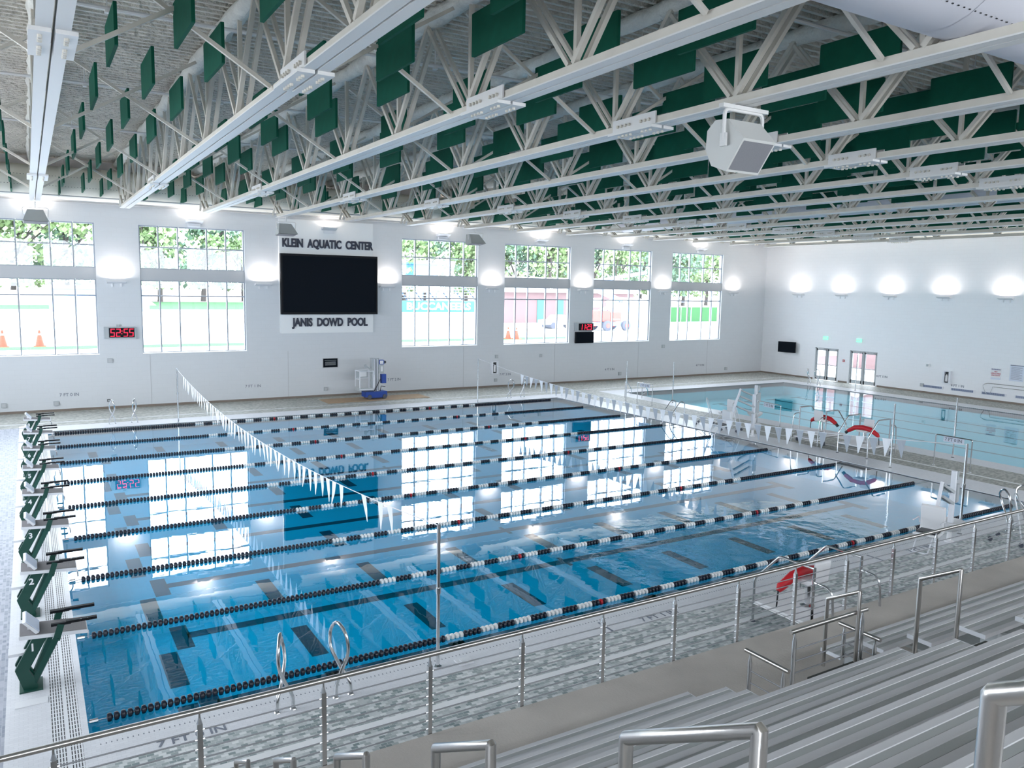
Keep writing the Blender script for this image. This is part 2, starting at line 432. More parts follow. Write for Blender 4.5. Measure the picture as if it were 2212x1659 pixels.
for i in range(8):        # lane lines with cross ends
    y = LW*(i+.5)
    b = MB().box(1.85, 21.2, y-.13, y+.13, -DP, zf).box(1.6, 1.9, y-.55, y+.5, -DP, zf).box(21.2, 21.5, y-.5, y+.5, -DP, zf)
    b.box(10.35, 10.45, y-.3, y+.3, -DP, zf+.002)
    b.build('lane_line', 'lane_dark', p1)
for i in range(0, 9):     # cross-course dashes
    for k in range(9):
        x = 1.43+2.33*k; y = LW*i+(.12 if i else .9)
        MB().box(x-.15, x+.15, y-.68, y+.68, -DP, zf).build('cross_lane_dash', 'lane_dark', p1)
for k in range(6):
    x = QX0+1.1+2.2*k
    MB().box(x-.1, x+.1, QY0+1, QY1-1.6, -.75, -.746).box(x-.45, x+.45, QY1-1.65, QY1-1.45, -.75, -.746).build('lane_line', 'lane_dark', p2)

# ------------------------------------------------------------ roof trusses
TZ, TT = 8.53, 10.40; NB = [1.5+3.1*j for j in range(-5, 8)]
def truss_meshes():
    M = {}
    bc = MB()
    for s in (-1, 1):
        a = s*.015; c = s*.185
        bc.box(min(a, c), max(a, c), YS, 25.3, 0, .02).box(min(a, a+s*.02), max(a, a+s*.02), YS, 25.3, .02, .16)
    M['bottom_chord'] = bc.mesh('bottom_chord', 'truss_white')
    bt = MB()
    for s in (-1, 1): bt.box(min(s*.03, s*.12), max(s*.03, s*.12), YS, 25.3, .025, .15)
    M['chord_side'] = bt.mesh('chord_side', 'truss_web')
    tc = MB(); pts = []; rs = []; y = YS
    while y <= YW: pts.append((random.uniform(-.02, .02), y, 1.98+random.uniform(-.02, .02))); rs.append(random.uniform(.15, .2)); y += .4
    tc.tube(pts, rs, 8); M['top_chord'] = tc.mesh('top_chord', 'foam', True)
    def web(a, c, w=.06):
        m = MB()
        for s in (-1, 1): m.bar((s*.085, a[0], a[1]), (s*.085, c[0], c[1]), w, w*1.1)
        return m.mesh('web_diagonal', 'truss_web')
    M['dl'] = web((0, .16), (-1.55, 1.90), .075); M['dr'] = web((0, .16), (1.55, 1.90), .06)
    M['v'] = MB().bar((0, 0, .16), (0, 0, 1.9), .075, .075).mesh('web_vertical', 'truss_web')
    M['end'] = web((0, .16), (2.75, 1.75), .075)
    sp = MB().box(-.26, -.02, -.62, .62, -.05, .0).box(.02, .26, -.62, .62, -.05, .0).box(-.16, -.13, -.6, .6, .0, .24).box(.13, .16, -.6, .6, .0, .24)
    M['splice'] = sp.mesh('splice_plate', 'truss_white')
    bo = MB()
    for s in (-1, 1):
        for yy in (-.45, -.34, -.23, .10, .21, .32, .43):
            bo.lathe([(.028, -.085), (.028, -.05)], (s*.14, yy, 0), 'z', 6)
            bo.lathe([(.028, .16), (.028, .20)], (0, yy, .11), 'x', 6) if s > 0 else bo.lathe([(.028, -.20), (.028, -.16)], (0, yy, .11), 'x', 6)
    M['bolts'] = bo.mesh('bolt', 'truss_web')
    return M
TM = truss_meshes()
def link(name, me, parent, loc=(0, 0, 0)):
    o = bpy.data.objects.new(name, me); COL.objects.link(o); o.parent = parent; o.location = loc; return o
def make_truss(x, label):
    t = thing('roof_truss', (x, 0, TZ), label, 'roof truss', 'roof trusses')
    link('bottom_chord', TM['bottom_chord'], t); link('chord_angle', TM['chord_side'], t); link('top_chord', TM['top_chord'], t)
    for y in NB:
        if y > -13.5: link('web_diagonal', TM['dl'], t, (0, y-.06, 0))
        link('web_diagonal', TM['dr'], t, (0, y+.06, 0)); link('web_vertical', TM['v'], t, (0, y, 0))
    link('web_diagonal', TM['end'], t, (0, 25.1, 0)); link('web_diagonal', TM['dl'], t, (0, 26.2-.1, 0))
    for y in (.75, 15.9): s = link('splice_plate', TM['splice'], t, (0, y, 0)); link('bolt', TM['bolts'], s)
    return t
TP = 3.127
for k in range(-1, 14):
    nm = 'roof truss running off the left edge of the view' if k < 0 else 'white steel roof truss, %s from the left, spanning to the window wall' % ORD[k]
    make_truss(TP*k, nm)
# cross bracing between trusses
xb = MB()
xb.bar((.15, 0, .12), (TP-.15, 0, 1.85), .06, .06).bar((.15, .07, 1.85), (TP-.15, .07, .12), .06, .06)
XM = xb.mesh('cross_brace', 'truss_web')
for k in range(-2, 13):
    for i, y in enumerate((-10.5, -4.3, 1.9, 8.1, 14.3, 20.5)):
        o = bpy.data.objects.new('cross_brace', XM); COL.objects.link(o); o.location = (TP*k, y, TZ)
        tag(o, 'steel cross brace between %s, %s from the window wall' % (
            'trusses left of view' if k < 0 else 'the %s and %s trusses' % (ORD[k], ORD[k+1]), ORD[5-i]), 'cross brace', 'truss cross bracing')
for i, y in enumerate((-7.4, -1.2, 5.0, 11.2, 17.4)):
    b = MB().tube([(XW, y, 10.28), (XE, y, 10.28)], .035, 6)
    x = 1
    while x < XE: b.tube([(x, y, 10.3), (x, y, ZC-.1)], .012, 5, False).box(x-.04, x+.04, y-.05, y+.05, 10.2, 10.25); x += 3.127
    tag(b.build('sprinkler_pipe', 'truss_white', None, True), 'thin white sprinkler pipe under the roof deck, %s from the window wall' % ORD[4-i], 'pipe', 'sprinkler pipes')

# acoustic baffles
bf = MB(); w, h, t, c = .72, .31, .025, .012
bf.prism([(-w+c, -h), (w-c, -h), (w, -h+c), (w, h-c), (w-c, h), (-w+c, h), (-w, h-c), (-w, -h+c)], 'x', -t, t)
BM = bf.mesh('acoustic_baffle', 'green_fabric')
hg = MB()
for s in (-1, 1): hg.tube([(0, s*.55, h), (0, s*.55, ZC-9.34)], .0015, 4, False)
HM = hg.mesh('hanger_wire', 'truss_white')
cands = []
for k in range(-2, 14):
    for i, ox in enumerate((.88, 1.62, 2.38)):
        for j in range(-4, 7):
            x = TP*k+ox; y = (3.15 if i != 1 else 1.25)+3.83*j
            if k % 2: y += .0
            if x > XE-.8 or x < XW+.5 or y > 26.2 or y < -13: continue
            if abs(y+5.25) < 1.7: continue
            if k > 7 and abs(x-29.6) < .8: continue
            z = 9.32+random.uniform(-.03, .05)
            d = Vector((x-CX, y-CY, z-CZ)); dz = d.dot(f)
            vis = dz > 1 and abs(d.dot(r2)/dz) < .70 and abs(d.dot(u2)/dz) < .54
            cands.append((not vis, d.length, x, y, z, k))
cands.sort(); nb = 0; stuff = MB()
for nv, dd, x, y, z, k in cands:
    if nv and dd > 14: 
        continue
    if nb < 298:
        o = bpy.data.objects.new('acoustic_baffle', BM); COL.objects.link(o); o.location = (x, y, z); nb += 1
        tag(o, 'dark green acoustic baffle hanging between the %s roof trusses' % ('leftmost' if k < 0 else '%s and %s' % (ORD[k], ORD[k+1]) if k < 13 else 'rightmost'),
            'acoustic baffle', 'green baffles between trusses %d' % (k+3))
        link('hanger_wire', HM, o)
    else:
        stuff.add([(v[0]+x, v[1]+y, v[2]+z) for v in bf.v], bf.f)
        stuff.add([(v[0]+x, v[1]+y, v[2]+z) for v in hg.v], hg.f)
if stuff.v:
    tag(stuff.build('acoustic_baffle', 'green_fabric'), 'farthest dark green acoustic baffles hanging near the far right corner', 'acoustic baffle', kind='stuff')

# ducts
def duct(name, a, c, r, m, label, perf=None):
    t = thing(name, (0, 0, 0), label, 'air duct', 'fabric air ducts')
    MB().tube([a, c], r, 28).build('duct_body', m, t, True)
    d = (Vector(c)-Vector(a)); L_ = d.length; d.normalize(); b = MB()
    rg = MB(); s = .5
    while s < L_:
        p = Vector(a)+d*s; rg.tube([p-d*.012, p+d*.012], r+.006, 28, False); s += 1.9
    rg.build('duct_seam', m, t, True)
    if perf:
        side = d.cross(Vector((0, 0, 1))); s = .1
        while s < L_:
            for ang in perf:
                n = side*math.cos(ang)+Vector((0, 0, 1))*math.sin(ang); p = Vector(a)+d*s+n*(r+.002)
                q = n.cross(d)*.008; e = d*.017
                b.quad(p-e-q, p+e-q, p+e+q, p-e+q)
            s += .11
        b.build('perforation', 'dark', t)
    # hangers
    hb = MB(); s = 1.5
    while s < L_:
        p = Vector(a)+d*s; hb.tube([(p.x, p.y, p.z+r-.01), (p.x, p.y, ZC-.05)], .012, 5, False); s += 3.127
    hb.build('duct_hanger', 'truss_white', t)
    return t
duct('air_duct', (XW+.1, -5.25, 9.48), (XE-1.5, -5.25, 9.48), .80, 'duct_white', 'big white perforated fabric duct crossing the top right corner', [PI*1.12+0, PI*1.30+.08] and [-.45+PI, -1.05+PI, -.45, -1.05])
duct('air_duct', (29.7, -4.4, 9.45), (29.7, 26.2, 9.45), .5, 'duct_white', 'pale duct running through the trusses towards the window wall')
duct('air_duct', (XW+.1, 27.2, 9.55), (XE-1.4, 27.2, 9.55), .66, 'duct_cream', 'cream fabric duct along the top of the window wall', [-.3, .3])
duct('air_duct', (XE-.75, YS+.2, 9.45), (XE-.75, 26.4, 9.45), .6, 'duct_cream', 'cream fabric duct along the top of the wall with the doors')
b = MB().tube([(XW, 27.75, 8.86), (XE-1, 27.75, 8.86)], .03, 6)
tag(b.build('conduit', 'spandrel'), 'thin conduit along the top of the window wall under the cream duct', 'pipe')
b = MB().tube([(XW, 26.2, 8.96), (XE-2, 26.2, 8.96)], .025, 6)
tag(b.build('conduit', 'spandrel'), 'thin conduit just in front of the cream duct', 'pipe')

# ------------------------------------------------------------ sconces
def sconce(x, y, z, face, big, label, grp):
    t = thing('wall_sconce', (x, y, z), label, 'wall light', grp, 0 if face == 'n' else -PI/2)
    b = MB()       # shallow wedge tray opening upwards, built facing -Y
    if big:
        b.prism([(0, -.02), (-.06, -.02), (-.30, .06), (-.30, .09), (0, .09)], 'x', -.38, .38)
        MB().box(-.22, -.14, -.06, 0, -.16, -.02).box(.14, .22, -.06, 0, -.16, -.02).build('bracket', 'sconce', t)
    else:
        b.prism([(0, -.02), (-.06, -.02), (-.42, .10), (-.42, .12), (0, .12)], 'x', -.36, .36)
        MB().box(-.26, .26, -.16, 0, -.16, -.02).build('driver_box', 'sconce', t)
    b.build('fixture_tray', 'sconce', t)
    area_light('sconce_lamp', (0, -.17, .16), (PI+.25, 0, 0), .6, .2, LAMP*(1.0 if big else .55), (1, .90, .84), t)
for i in range(7):
    sconce(2.95+6.29*i, YW, 5.52, 'n', True, 'wall sconce between windows, %s from the left in the lower row' % ORD[i], 'lower sconces on the window wall')
for i in range(7):
    if i == 1: pass
    sconce(-.05+6.26*i, YW, 8.28, 'n', False, 'upper wall sconce above %s' % ['the leftmost window', 'the second window', 'the scoreboard', 'the third window', 'the fourth window', 'the fifth window', 'the rightmost window'][i], 'upper sconces on the window wall')
for i in range(8):
    sconce(XE, 25.05-3.33*i, 5.48, 'e', True, 'wall sconce on the right wall, %s from the corner' % ORD[i], 'sconces on the right wall')

# ------------------------------------------------------------ scoreboard wall
t = thing('wall_panel', (12.42, YW, 3.22), 'white backing panel behind the scoreboard and its lettering', 'panel')
MB().box(-2.40, 2.36, -.10, 0, 0, 5.5).build('panel_board', 'white_paint', t)
text('lettering', 'KLEIN  AQUATIC  CENTER', .55, (0.03, -.14, 4.35), NORTH, 'navy_letter', t, .02, .022, squash=.70)
text('lettering', 'JANIS  DOWD  POOL', .55, (.12, -.14, .52), NORTH, 'navy_letter', t, .02, .022, squash=.73)
t = thing('scoreboard', (12.49, YW-.10, 5.61), 'large black video scoreboard, switched off, between the two signs', 'scoreboard')
fr = MB().box(-2.45, 2.45, -.22, 0, 1.36, 1.46).box(-2.45, 2.45, -.22, 0, -1.46, -1.36).box(-2.45, -2.37, -.22, 0, -1.36, 1.36).box(2.37, 2.45, -.22, 0, -1.36, 1.36)
fr.build('bezel', 'black_plastic', t); MB().box(-2.37, 2.37, -.19, -.02, -1.36, 1.36).build('screen', 'screen', t)

SEG = {'0': 'abcdef', '1': 'bc', '2': 'abged', '5': 'afgcd', '9': 'abcdfg'}
def digits(s, x0, h, w, gap, parent):
    x = x0; t_ = .028
    for ch in s:
        b = MB()
        if ch == ':':
            b.box(x-.015, x+.02, -.012, 0, h*.3, h*.3+.035).box(x-.005, x+.03, -.012, 0, h*.66, h*.66+.035); b.build('colon', 'led_red', parent); x += .07; continue
        sl = .06
        R_ = {'a': (0, w, h-t_, h), 'g': (0, w, h/2-t_/2, h/2+t_/2), 'd': (0, w, 0, t_), 'f': (0, t_, h/2, h), 'b': (w-t_, w, h/2, h), 'e': (0, t_, 0, h/2), 'c': (w-t_, w, 0, h/2)}
        for q in SEG[ch]:
            a, c, z0, z1 = R_[q]; b.add([(x+a+z0*sl, -.012, z0), (x+c+z0*sl, -.012, z0), (x+c+z1*sl, -.012, z1), (x+a+z1*sl, -.012, z1), (x+a+z0*sl, 0, z0), (x+c+z0*sl, 0, z0), (x+c+z1*sl, 0, z1), (x+a+z1*sl, 0, z1)],
                  [(0,1,2,3),(7,6,5,4),(0,4,5,1),(1,5,6,2),(2,6,7,3),(3,7,4,0)])
        b.build('digit', 'led_red', parent); x += w+gap
t = thing('pace_clock', (2.38, YW, 3.11), 'red digital pace clock reading 52:55 between the two left windows', 'clock', 'digital pace clocks')
MB().box(0, 1.25, -.16, 0, 0, .50).build('housing', 'lift_grey', t); MB().box(.19, 1.2, -.17, -.155, .04, .46).build('display', 'black_plastic', t)
digits('52:55', .24, .34, .165, .06, thing('x', (0, 0, 0), '', '') if 0 else t)
for c_ in t.children:
    if c_.name.startswith(('digit', 'colon')): c_.location = (0, -.17, .08)
MB().box(.5, .62, -.08, 0, .5, .6).build('junction_box', 'lift_grey', t)
t = thing('pace_clock', (27.56, YW, 3.13), 'red digital clock reading 11:29 above a small dark screen', 'clock', 'digital pace clocks')
MB().box(0, 1.33, -.16, 0, 0, .47).build('housing', 'lift_grey', t); MB().box(.22, 1.28, -.17, -.155, .03, .44).build('display', 'black_plastic', t)
digits('11:29', .32, .32, .15, .06, t)
for c_ in t.children:
    if c_.name.startswith(('digit', 'colon')): c_.location = (0, -.17, .075)
t = thing('wall_screen', (28.27, YW-.02, 2.73), 'small dark screen on the window wall under the clock', 'screen')
MB().box(-.66, .66, -.14, .0, -.34, .34).build('bezel', 'black_plastic', t); MB().box(-.63, .63, -.145, -.13, -.31, .31).build('screen', 'screen', t)
t = thing('wall_screen', (XE-.35, 25.55, 1.97), 'flat television on a bracket on the right wall near the corner', 'television', rz=-PI/2+.18)
MB().box(-.64, .64, -.03, .04, -.36, .36).build('bezel', 'black_plastic', t); MB().box(-.61, .61, -.036, -.025, -.33, .33).build('screen', 'screen', t)
MB().box(-.1, .1, .04, .36, -.1, .1).build('wall_bracket', 'dark', t)
t = thing('plaque', (12.52, YW, 1.70), 'dark dedication plaque on the wall below the scoreboard', 'plaque')
MB().box(-.40, .40, -.03, 0, -.25, .25).build('plaque_frame', 'spandrel', t); MB().box(-.37, .37, -.04, -.02, -.22, .22).build('plaque_plate', 'screen', t)
b = MB()
for z in (.13, .05, 0, -.05, -.1): b.box(-.28 if z < .1 else -.3, .28 if z < .1 else .3, -.043, -.04, z-.008, z+.008)
b.build('plaque_text_line', 'lift_grey', t)

def wall_box(x, z, w, h, label, m='lift_grey', name='outlet_box', cat='outlet box', grp='small boxes on the window wall', dpt=.07, east=False):
    t = thing(name, (XE, x, z) if east else (x, YW, z), label, cat, grp, -PI/2 if east else 0)
    MB().box(-w/2, w/2, -dpt, 0, -h/2, h/2).build('box_body', m, t)
    MB().box(-w*.32, w*.32, -dpt-.008, -dpt, -h*.32, h*.32).build('cover_plate', 'spandrel' if m == 'lift_grey' else 'lift_grey', t)
    return t
wall_box(2.57, 2.13, .2, .2, 'grey alarm box under the left pace clock')
wall_box(.44, .36, .2, .18, 'grey outlet box low on the wall left of the first 7 FT sign end')
wall_box(-1.45, .38, .2, .18, 'leftmost grey outlet box low on the window wall')
wall_box(2.46, .37, .12, .12, 'small dark outlet low on the wall by the left ladder', 'dark')
wall_box(12.26, .39, .16, .18, 'grey outlet box low on the wall below the plaque')
wall_box(22.2, 1.74, .17, .18, 'grey alarm box above the left fire extinguisher cabinet')
wall_box(25.18, 1.71, .17, .18, 'grey alarm box under the fourth window')
wall_box(22.16, .40, .17, .18, 'grey outlet box below the left fire extinguisher cabinet')
wall_box(34.65, 2.04, .22, .22, 'round grey alarm between the two right windows')
wall_box(31.14, .41, .2, .2, 'grey outlet box low on the wall left of the 4 FT sign')
wall_box(40.4, .38, .2, .2, 'grey outlet box low on the wall near the corner')
wall_box(16.0, .45, .2, .18, 'grey outlet box left of the long wall vents', grp='small boxes on the right wall', east=True)
wall_box(15.75, 1.62, .2, .2, 'white alarm box high on the right wall', 'white_paint', grp='small boxes on the right wall', east=True)
wall_box(21.32, 1.40, .12, .14, 'small red fire alarm pull between the two doors', 'rescue_red', 'fire_alarm', 'fire alarm', None, .05, True)
def extinguisher(loc, rz, label):
    t = thing('extinguisher_cabinet', loc, label, 'fire extinguisher', 'fire extinguisher cabinets', rz)
    b = MB().box(-.23, .23, -.14, -.02, -.36, -.31).box(-.23, .23, -.14, -.02, .31, .36).box(-.23, -.12, -.14, -.02, -.31, .31).box(.12, .23, -.14, -.02, -.31, .31).box(-.23, .23, -.02, 0, -.36, .36)
    b.build('cabinet', 'alum_cap', t); MB().box(-.12, .12, -.03, -.02, -.31, .31).build('cabinet_back', 'dark', t)
    MB().lathe([(.06, -.24), (.065, -.2), (.065, .08), (.03, .13), (.02, .17)], (0, -.09, 0), 'z', 12).build('extinguisher', 'seat_white', t, True)
extinguisher((22.05, YW, 1.12), 0, 'silver fire extinguisher cabinet on the window wall below the fourth window')
extinguisher((XE, 14.55, 1.05), -PI/2, 'silver fire extinguisher cabinet on the right wall above the vents')
for x, s in ((.95, '7 FT 0 IN'), (8.7, '7 FT 1 IN'), (15.98, '7 FT 2 IN'), (22.8, '7 FT 3 IN'), (30.35, '4 FT 0 IN'), (38.0, '4 FT 0 IN')):
    o = text('depth_marking', s, .19, (x, YW-.004, .70), NORTH, 'letter_grey', None, .002, .002)
    tag(o, 'depth marking %s lettered on the window wall%s' % (s, '' if x < 30 else ' left of the last window' if x < 35 else ' near the corner'), 'sign', 'depth markings on the window wall')
for y, s in ((18.6, '4 FT 0 IN'), (13.95, '4 FT 1 IN')):
    o = text('depth_marking', s, .19, (XE-.004, y, .66 if y > 15 else .62), EAST, 'letter_grey', None, .002, .002)
    tag(o, 'depth marking %s lettered on the right wall' % s, 'sign', 'depth markings on the right wall')
for y, p in ((22.75, 'left'), (20.3, 'right')):
    t = thing('exit_sign', (XE, y, 2.75), 'green lit exit sign above the %s pair of doors' % p, 'exit sign', 'exit signs', -PI/2)
    MB().box(-.17, .17, -.08, 0, -.11, .11).build('sign_body', 'exit_green', t); text('exit_text', 'EXIT', .15, (0, -.085, 0), NORTH, 'seat_white', t, .002, .004)
for i, (y0, y1, z) in enumerate(((16.0-.75, 14.75-.75, .42), (14.31-.35, 12.98-.35, .40), (12.61-.2, 11.32-.2, .40), (10.9, 9.6, .42))):
    y0, y1 = [(15.95, 14.75), (14.31, 12.98), (12.61, 11.32), (10.86, 9.6)][i]
    t = thing('wall_vent', (XE, (y0+y1)/2, .41), 'long blue-grey wall vent low on the right wall, %s from the doors' % ORD[i], 'vent', 'long wall vents', -PI/2)
    w = (y0-y1)/2; MB().box(-w, w, -.03, 0, -.08, .08).build('vent_frame', 'alum_cap', t)
    b = MB()
    for j in range(24): b.box(-w+.05+j*(2*w-.1)/24, -w+.05+(j+.6)*(2*w-.1)/24, -.04, -.028, -.06, .06)
    b.build('vent_grille', 'vent_blue', t)
t = thing('wall_sign', (XE, 11.94, 1.50), 'warning sign about no lifeguard, white with blue bands', 'sign', 'pool rule signs', -PI/2)
MB().box(-.25, .25, -.02, 0, -.30, .30).build('sign_board', 'seat_white', t); MB().box(-.25, .25, -.024, -.018, -.30, -.2).build('sign_band', 'sign_plate', t)
text('sign_text', 'WARNING', .10, (0, -.025, .24), NORTH, 'letter_blue', t, .002, .001)
text('sign_text', 'NO\nLIFEGUARD\nON DUTY', .10, (0, -.025, .02), NORTH, 'letter_red', t, .002, .002)
t = thing('wall_sign', (XE, 10.89, 1.64), 'pale blue pool rules sign full of small text', 'sign', 'pool rule signs', -PI/2)
MB().box(-.35, .35, -.02, 0, -.43, .43).build('sign_board', 'sign_plate', t); b = MB()
b.box(-.33, .33, -.024, -.018, .38, .42)
for j in range(16): b.box(-.28, .28-.12*(j % 3 == 2), -.023, -.018, .30-j*.043, .312-j*.043)
b.build('sign_text_line', 'letter_grey', t)

# horn loudspeakers under the truss ends
def horn(loc, label):
    t = thing('loudspeaker', loc, label, 'loudspeaker', 'grey horn loudspeakers by the window wall')
    b = MB(); a = [(-.26, .12, .0), (.26, .12, .0), (.26, .5, .0), (-.26, .5, .0)]; c = [(-.42, -.35, -.46), (.42, -.35, -.46), (.42, .3, -.52), (-.42, .3, -.52)]
    b.add(a+c, [(0,1,2,3),(7,6,5,4),(0,4,5,1),(1,5,6,2),(2,6,7,3),(3,7,4,0)]); b.build('cabinet', 'speaker_grey', t)
    MB().add([(-.38, -.34, -.475), (.38, -.34, -.475), (.38, .27, -.535), (-.38, .27, -.535)], [(0,1,2,3)]).build('speaker_grille', 'grille', t)
    b = MB().tube(arc([(-.40, .0, -.28), (-.43, .0, .06), (.43, .0, .06), (.40, .0, -.28)], .08), .018, 6); b.tube([(0, 0, .06), (0, 0, .28)], .03, 6); b.build('yoke', 'truss_white', t)
horn((0, 24.3, TZ-.30), 'grey horn loudspeaker above the leftmost window')
horn((9.38, 24.3, TZ-.30), 'grey horn loudspeaker just above the sign KLEIN AQUATIC CENTER')
horn((18.76, 24.3, TZ-.30), 'grey horn loudspeaker just above the third window')
# big loudspeaker on a yoke
t = thing('loudspeaker', (9.40, -1.75, TZ-.06), 'big white loudspeaker with grey grille hanging on a yoke in the upper right', 'loudspeaker', None, 0)
b = MB(); sw = .36
prof = [(-.30, -.22), (-.36, -.55), (-.22, -.80), (.42, -.68), (.30, -.20), (.0, -.12)]
b.prism([(y_, z_) for y_, z_ in [(.42, -.30), (.25, -.16), (-.02, -.18), (-.36, -.52), (-.02, -.98), (.30, -.86), (.44, -.60)]], 'x', -sw, sw)
sp = b.build('cabinet', 'speaker_light', t)
# grille on the sloped face (down and towards the pool)
gl = MB(); A_ = Vector((0, -.36, -.52)); B_ = Vector((0, -.02, -.98))
nn = (B_-A_).cross(Vector((1, 0, 0))).normalized()
if nn.y > 0: nn = -nn
q = [A_*.93+B_*.07, A_*.07+B_*.93]
gl.quad(*[Vector((sx*.33, 0, 0))+p_+nn*.004 for sx, p_ in ((-1, q[0]), (1, q[0]), (1, q[1]), (-1, q[1]))]).build('speaker_grille', 'grille', t)
b = MB().tube(arc([(-.42, 0, -.52), (-.42, 0, -.03), (.42, 0, -.03), (.42, 0, -.52)], .1), .03, 8).box(-.5, .5, -.05, .05, -.02, .04)
b.box(-.44, -.40, -.06, .06, -.6, -.4).box(.40, .44, -.06, .06, -.6, -.4); b.build('yoke', 'truss_white', t)

# ------------------------------------------------------------ starting blocks
def make_block(y, num):
    t = thing('starting_block', (-.62, y, 0), 'green and white starting block numbered %d%s' % (num, ', nearest the stands' if num == 1 else ', farthest from the stands' if num == 8 else ''), 'starting block', 'starting blocks')
    MB().box(-.13, .15, -.20, .20, 0, .02).build('base_plate', 'block_green', t)
    for s in (-1, 1):
        y0 = s*.25; a, c = sorted((y0-.018, y0+.018)); la, lc = sorted((s*.07, s*.13))
        MB().prism([(-.08, .02), (.09, .02), (.09, .07), (.03, .21), (-.01, .28), (.23, .72), (.06, .74), (-.17, .31)], 'y', la, lc).build('leg', 'block_green', t)
        MB().bar((.05, s*.11, .10), (.34, s*.268, .74), .03, .075).bar((.335, s*.268, .70), (.40, s*.268, .92), .028, .085).build('brace', 'block_green', t)
        hb = MB().box(.28, .52, a-.012, c+.03 if s > 0 else c, .905, .94).box(.46, .84, a-.015, c+.012, .915, .95).build('grab_handle', 'black_plastic', t)
        if s < 0: text('handle_text', 'Reader', .05, (.70, a-.014, .937), NORTH, 'seat_white', hb, .001, 0)
    pf = MB().prism([(-.10, .78), (.72, .72), (.72, .77), (-.10, .83)], 'y', -.25, .25).build('platform', 'block_white', t)
    MB().prism([(-.09, .832), (.71, .772), (.71, .776), (-.09, .836)], 'y', -.235, .235).build('tread', 'block_tread', pf)
    wd = MB().prism([(-.05, 1.00), (-.015, 1.01), (.14, .84), (.10, .82)], 'y', -.22, .22).build('back_wedge', 'block_white', t)
    MB().prism([(-.011, 1.008), (.139, .842), (.144, .846), (-.006, 1.014)], 'y', -.205, .205).build('wedge_pad', 'wedge_blue', wd)
    MB().prism([(.0, .80), (.09, .80), (.10, .83), (.0, .94)], 'y', -.03, .03).build('wedge_support', 'block_white', wd)
    MB().box(-.24, .0, -.05, .18, .48, .52).build('step', 'block_white', t)
    text('lane_number', str(num), .15, (.05, -.133, .60), NORTH, 'seat_white', t, .003, .004)
    MB().tube(arc([(.62, .1, .74), (.74, .1, .62), (.74, .1, .50)], .05), .014, 6).build('starting_grip', 'steel', t)
for i in range(8): make_block(LW*(i+.5), i+1)
b = MB().box(-.80, -.42, .78, .96, 0, .012); tag(b.build('deck_outlet_plate', 'white_tile'), 'white cover plate in the deck in front of starting block 1', 'cover plate')

# ------------------------------------------------------------ lane ropes
PT = .0815
def float_mesh(n, m):
    b = MB()
    for i in range(n):
        x = i*PT
        b.lathe([(.018, x), (.052, x+.008), (.058, x+.030), (.054, x+.052), (.040, x+.060), (.018, x+.072)], (0, 0, 0), 'x', 10)
    return b.mesh('float_band', m, True)
FM = {(n, m): float_mesh(n, m) for n, m in ((4, 'float_white'), (4, 'float_black'), (1, 'float_red'), (2, 'float_black'), (10, 'float_black'), (3, 'float_black'), (1, 'float_black'))}
for i in range(9):
    y = LW*i
    t = thing('lane_rope', (0, y, 0), '%s lane rope, black and white floats with two red markers' % ('nearest' if i == 0 else 'farthest' if i == 8 else '%s from the near side,' % ORD[i]) if i in (0, 8) else
              'lane rope, %s counted from the spectator side' % ORD[i], 'lane rope', 'lane ropes')
    MB().tube([(0, 0, -.01), (PX, 0, -.01)], .006, 5).build('cable', 'steel', t)
    MB().lathe([(.03, .02), (.03, .12)], (0, 0, -.01), 'x', 8).build('end_clip', 'steel', t)
    z = -.008; x = .22
    while x < 4.6: link('float_band', FM[(10, 'float_black')], t, (x, 0, z)); x += PT*10
    x = 4.30 if 0 else x
    n = 0; w = True
    while x < 18.1:
        if w: link('float_band', FM[(4, 'float_white')], t, (x, 0, z)); x += PT*4
        else:
            if n in (9, 31):
                link('float_band', FM[(2, 'float_black')], t, (x, 0, z)); link('float_band', FM[(1, 'float_red')], t, (x+2*PT, 0, z))
                link('float_band', FM[(1, 'float_black')], t, (x+3*PT, 0, z))
            else: link('float_band', FM[(4, 'float_black')], t, (x, 0, z))
            x += PT*4
        w = not w; n += 1
    while x < 22.1: link('float_band', FM[(10, 'float_black')], t, (x, 0, z)); x += PT*10

# ------------------------------------------------------------ backstroke flags and poles
def pole(x, y, h, label, grp='flag poles', thick=.028):
    t = thing('flag_pole', (x, y, 0), label, 'pole', grp)
    MB().tube([(0, 0, 0), (0, 0, h)], thick, 10).build('pole_tube', 'steel', t, True)
    MB().lathe([(.06, 0), (.06, .015), (.035, .03)], (0, 0, 0), 'z', 12).build('floor_flange', 'steel', t, True)
    MB().lathe([(thick*1.4, h*.52), (thick*1.4, h*.56)], (0, 0, 0), 'z', 10).build('clamp', 'steel', t)
    return t
YN, YF, FH = -.82, 23.02, 2.18
pole(4.57, YN, FH, 'steel flag pole rising behind the front railing at centre')
pole(4.57, YF, FH, 'steel flag pole on the far deck near the left ladder')
pole(18.29, YN, FH, 'steel flag pole beside the near white pool lift', thick=.03)
pole(18.29, YF, FH, 'steel flag pole on the far deck right of the lift')
pole(25.18, 20.05, 2.05, 'thin steel pole on the strip between pools, left of the pair', 'poles between the pools')
pole(27.25, 18.9, 2.05, 'thin steel pole on the strip between pools, right of the pair', 'poles between the pools')
pole(23.45, 4.4, 2.12, 'steel pole beside the right lifeguard stand on the strip', 'poles between the pools')
pole(27.02, 4.4, 2.12, 'steel pole behind the right 7 FT sign frame', 'poles between the pools')
pole(41.0, 18.3, 2.1, 'steel pole in front of the right pair of doors', 'poles between the pools')
def sag(y, lo):
    s = (y-YN)/(YF-YN); return FH-.02-4*lo*s*(1-s)
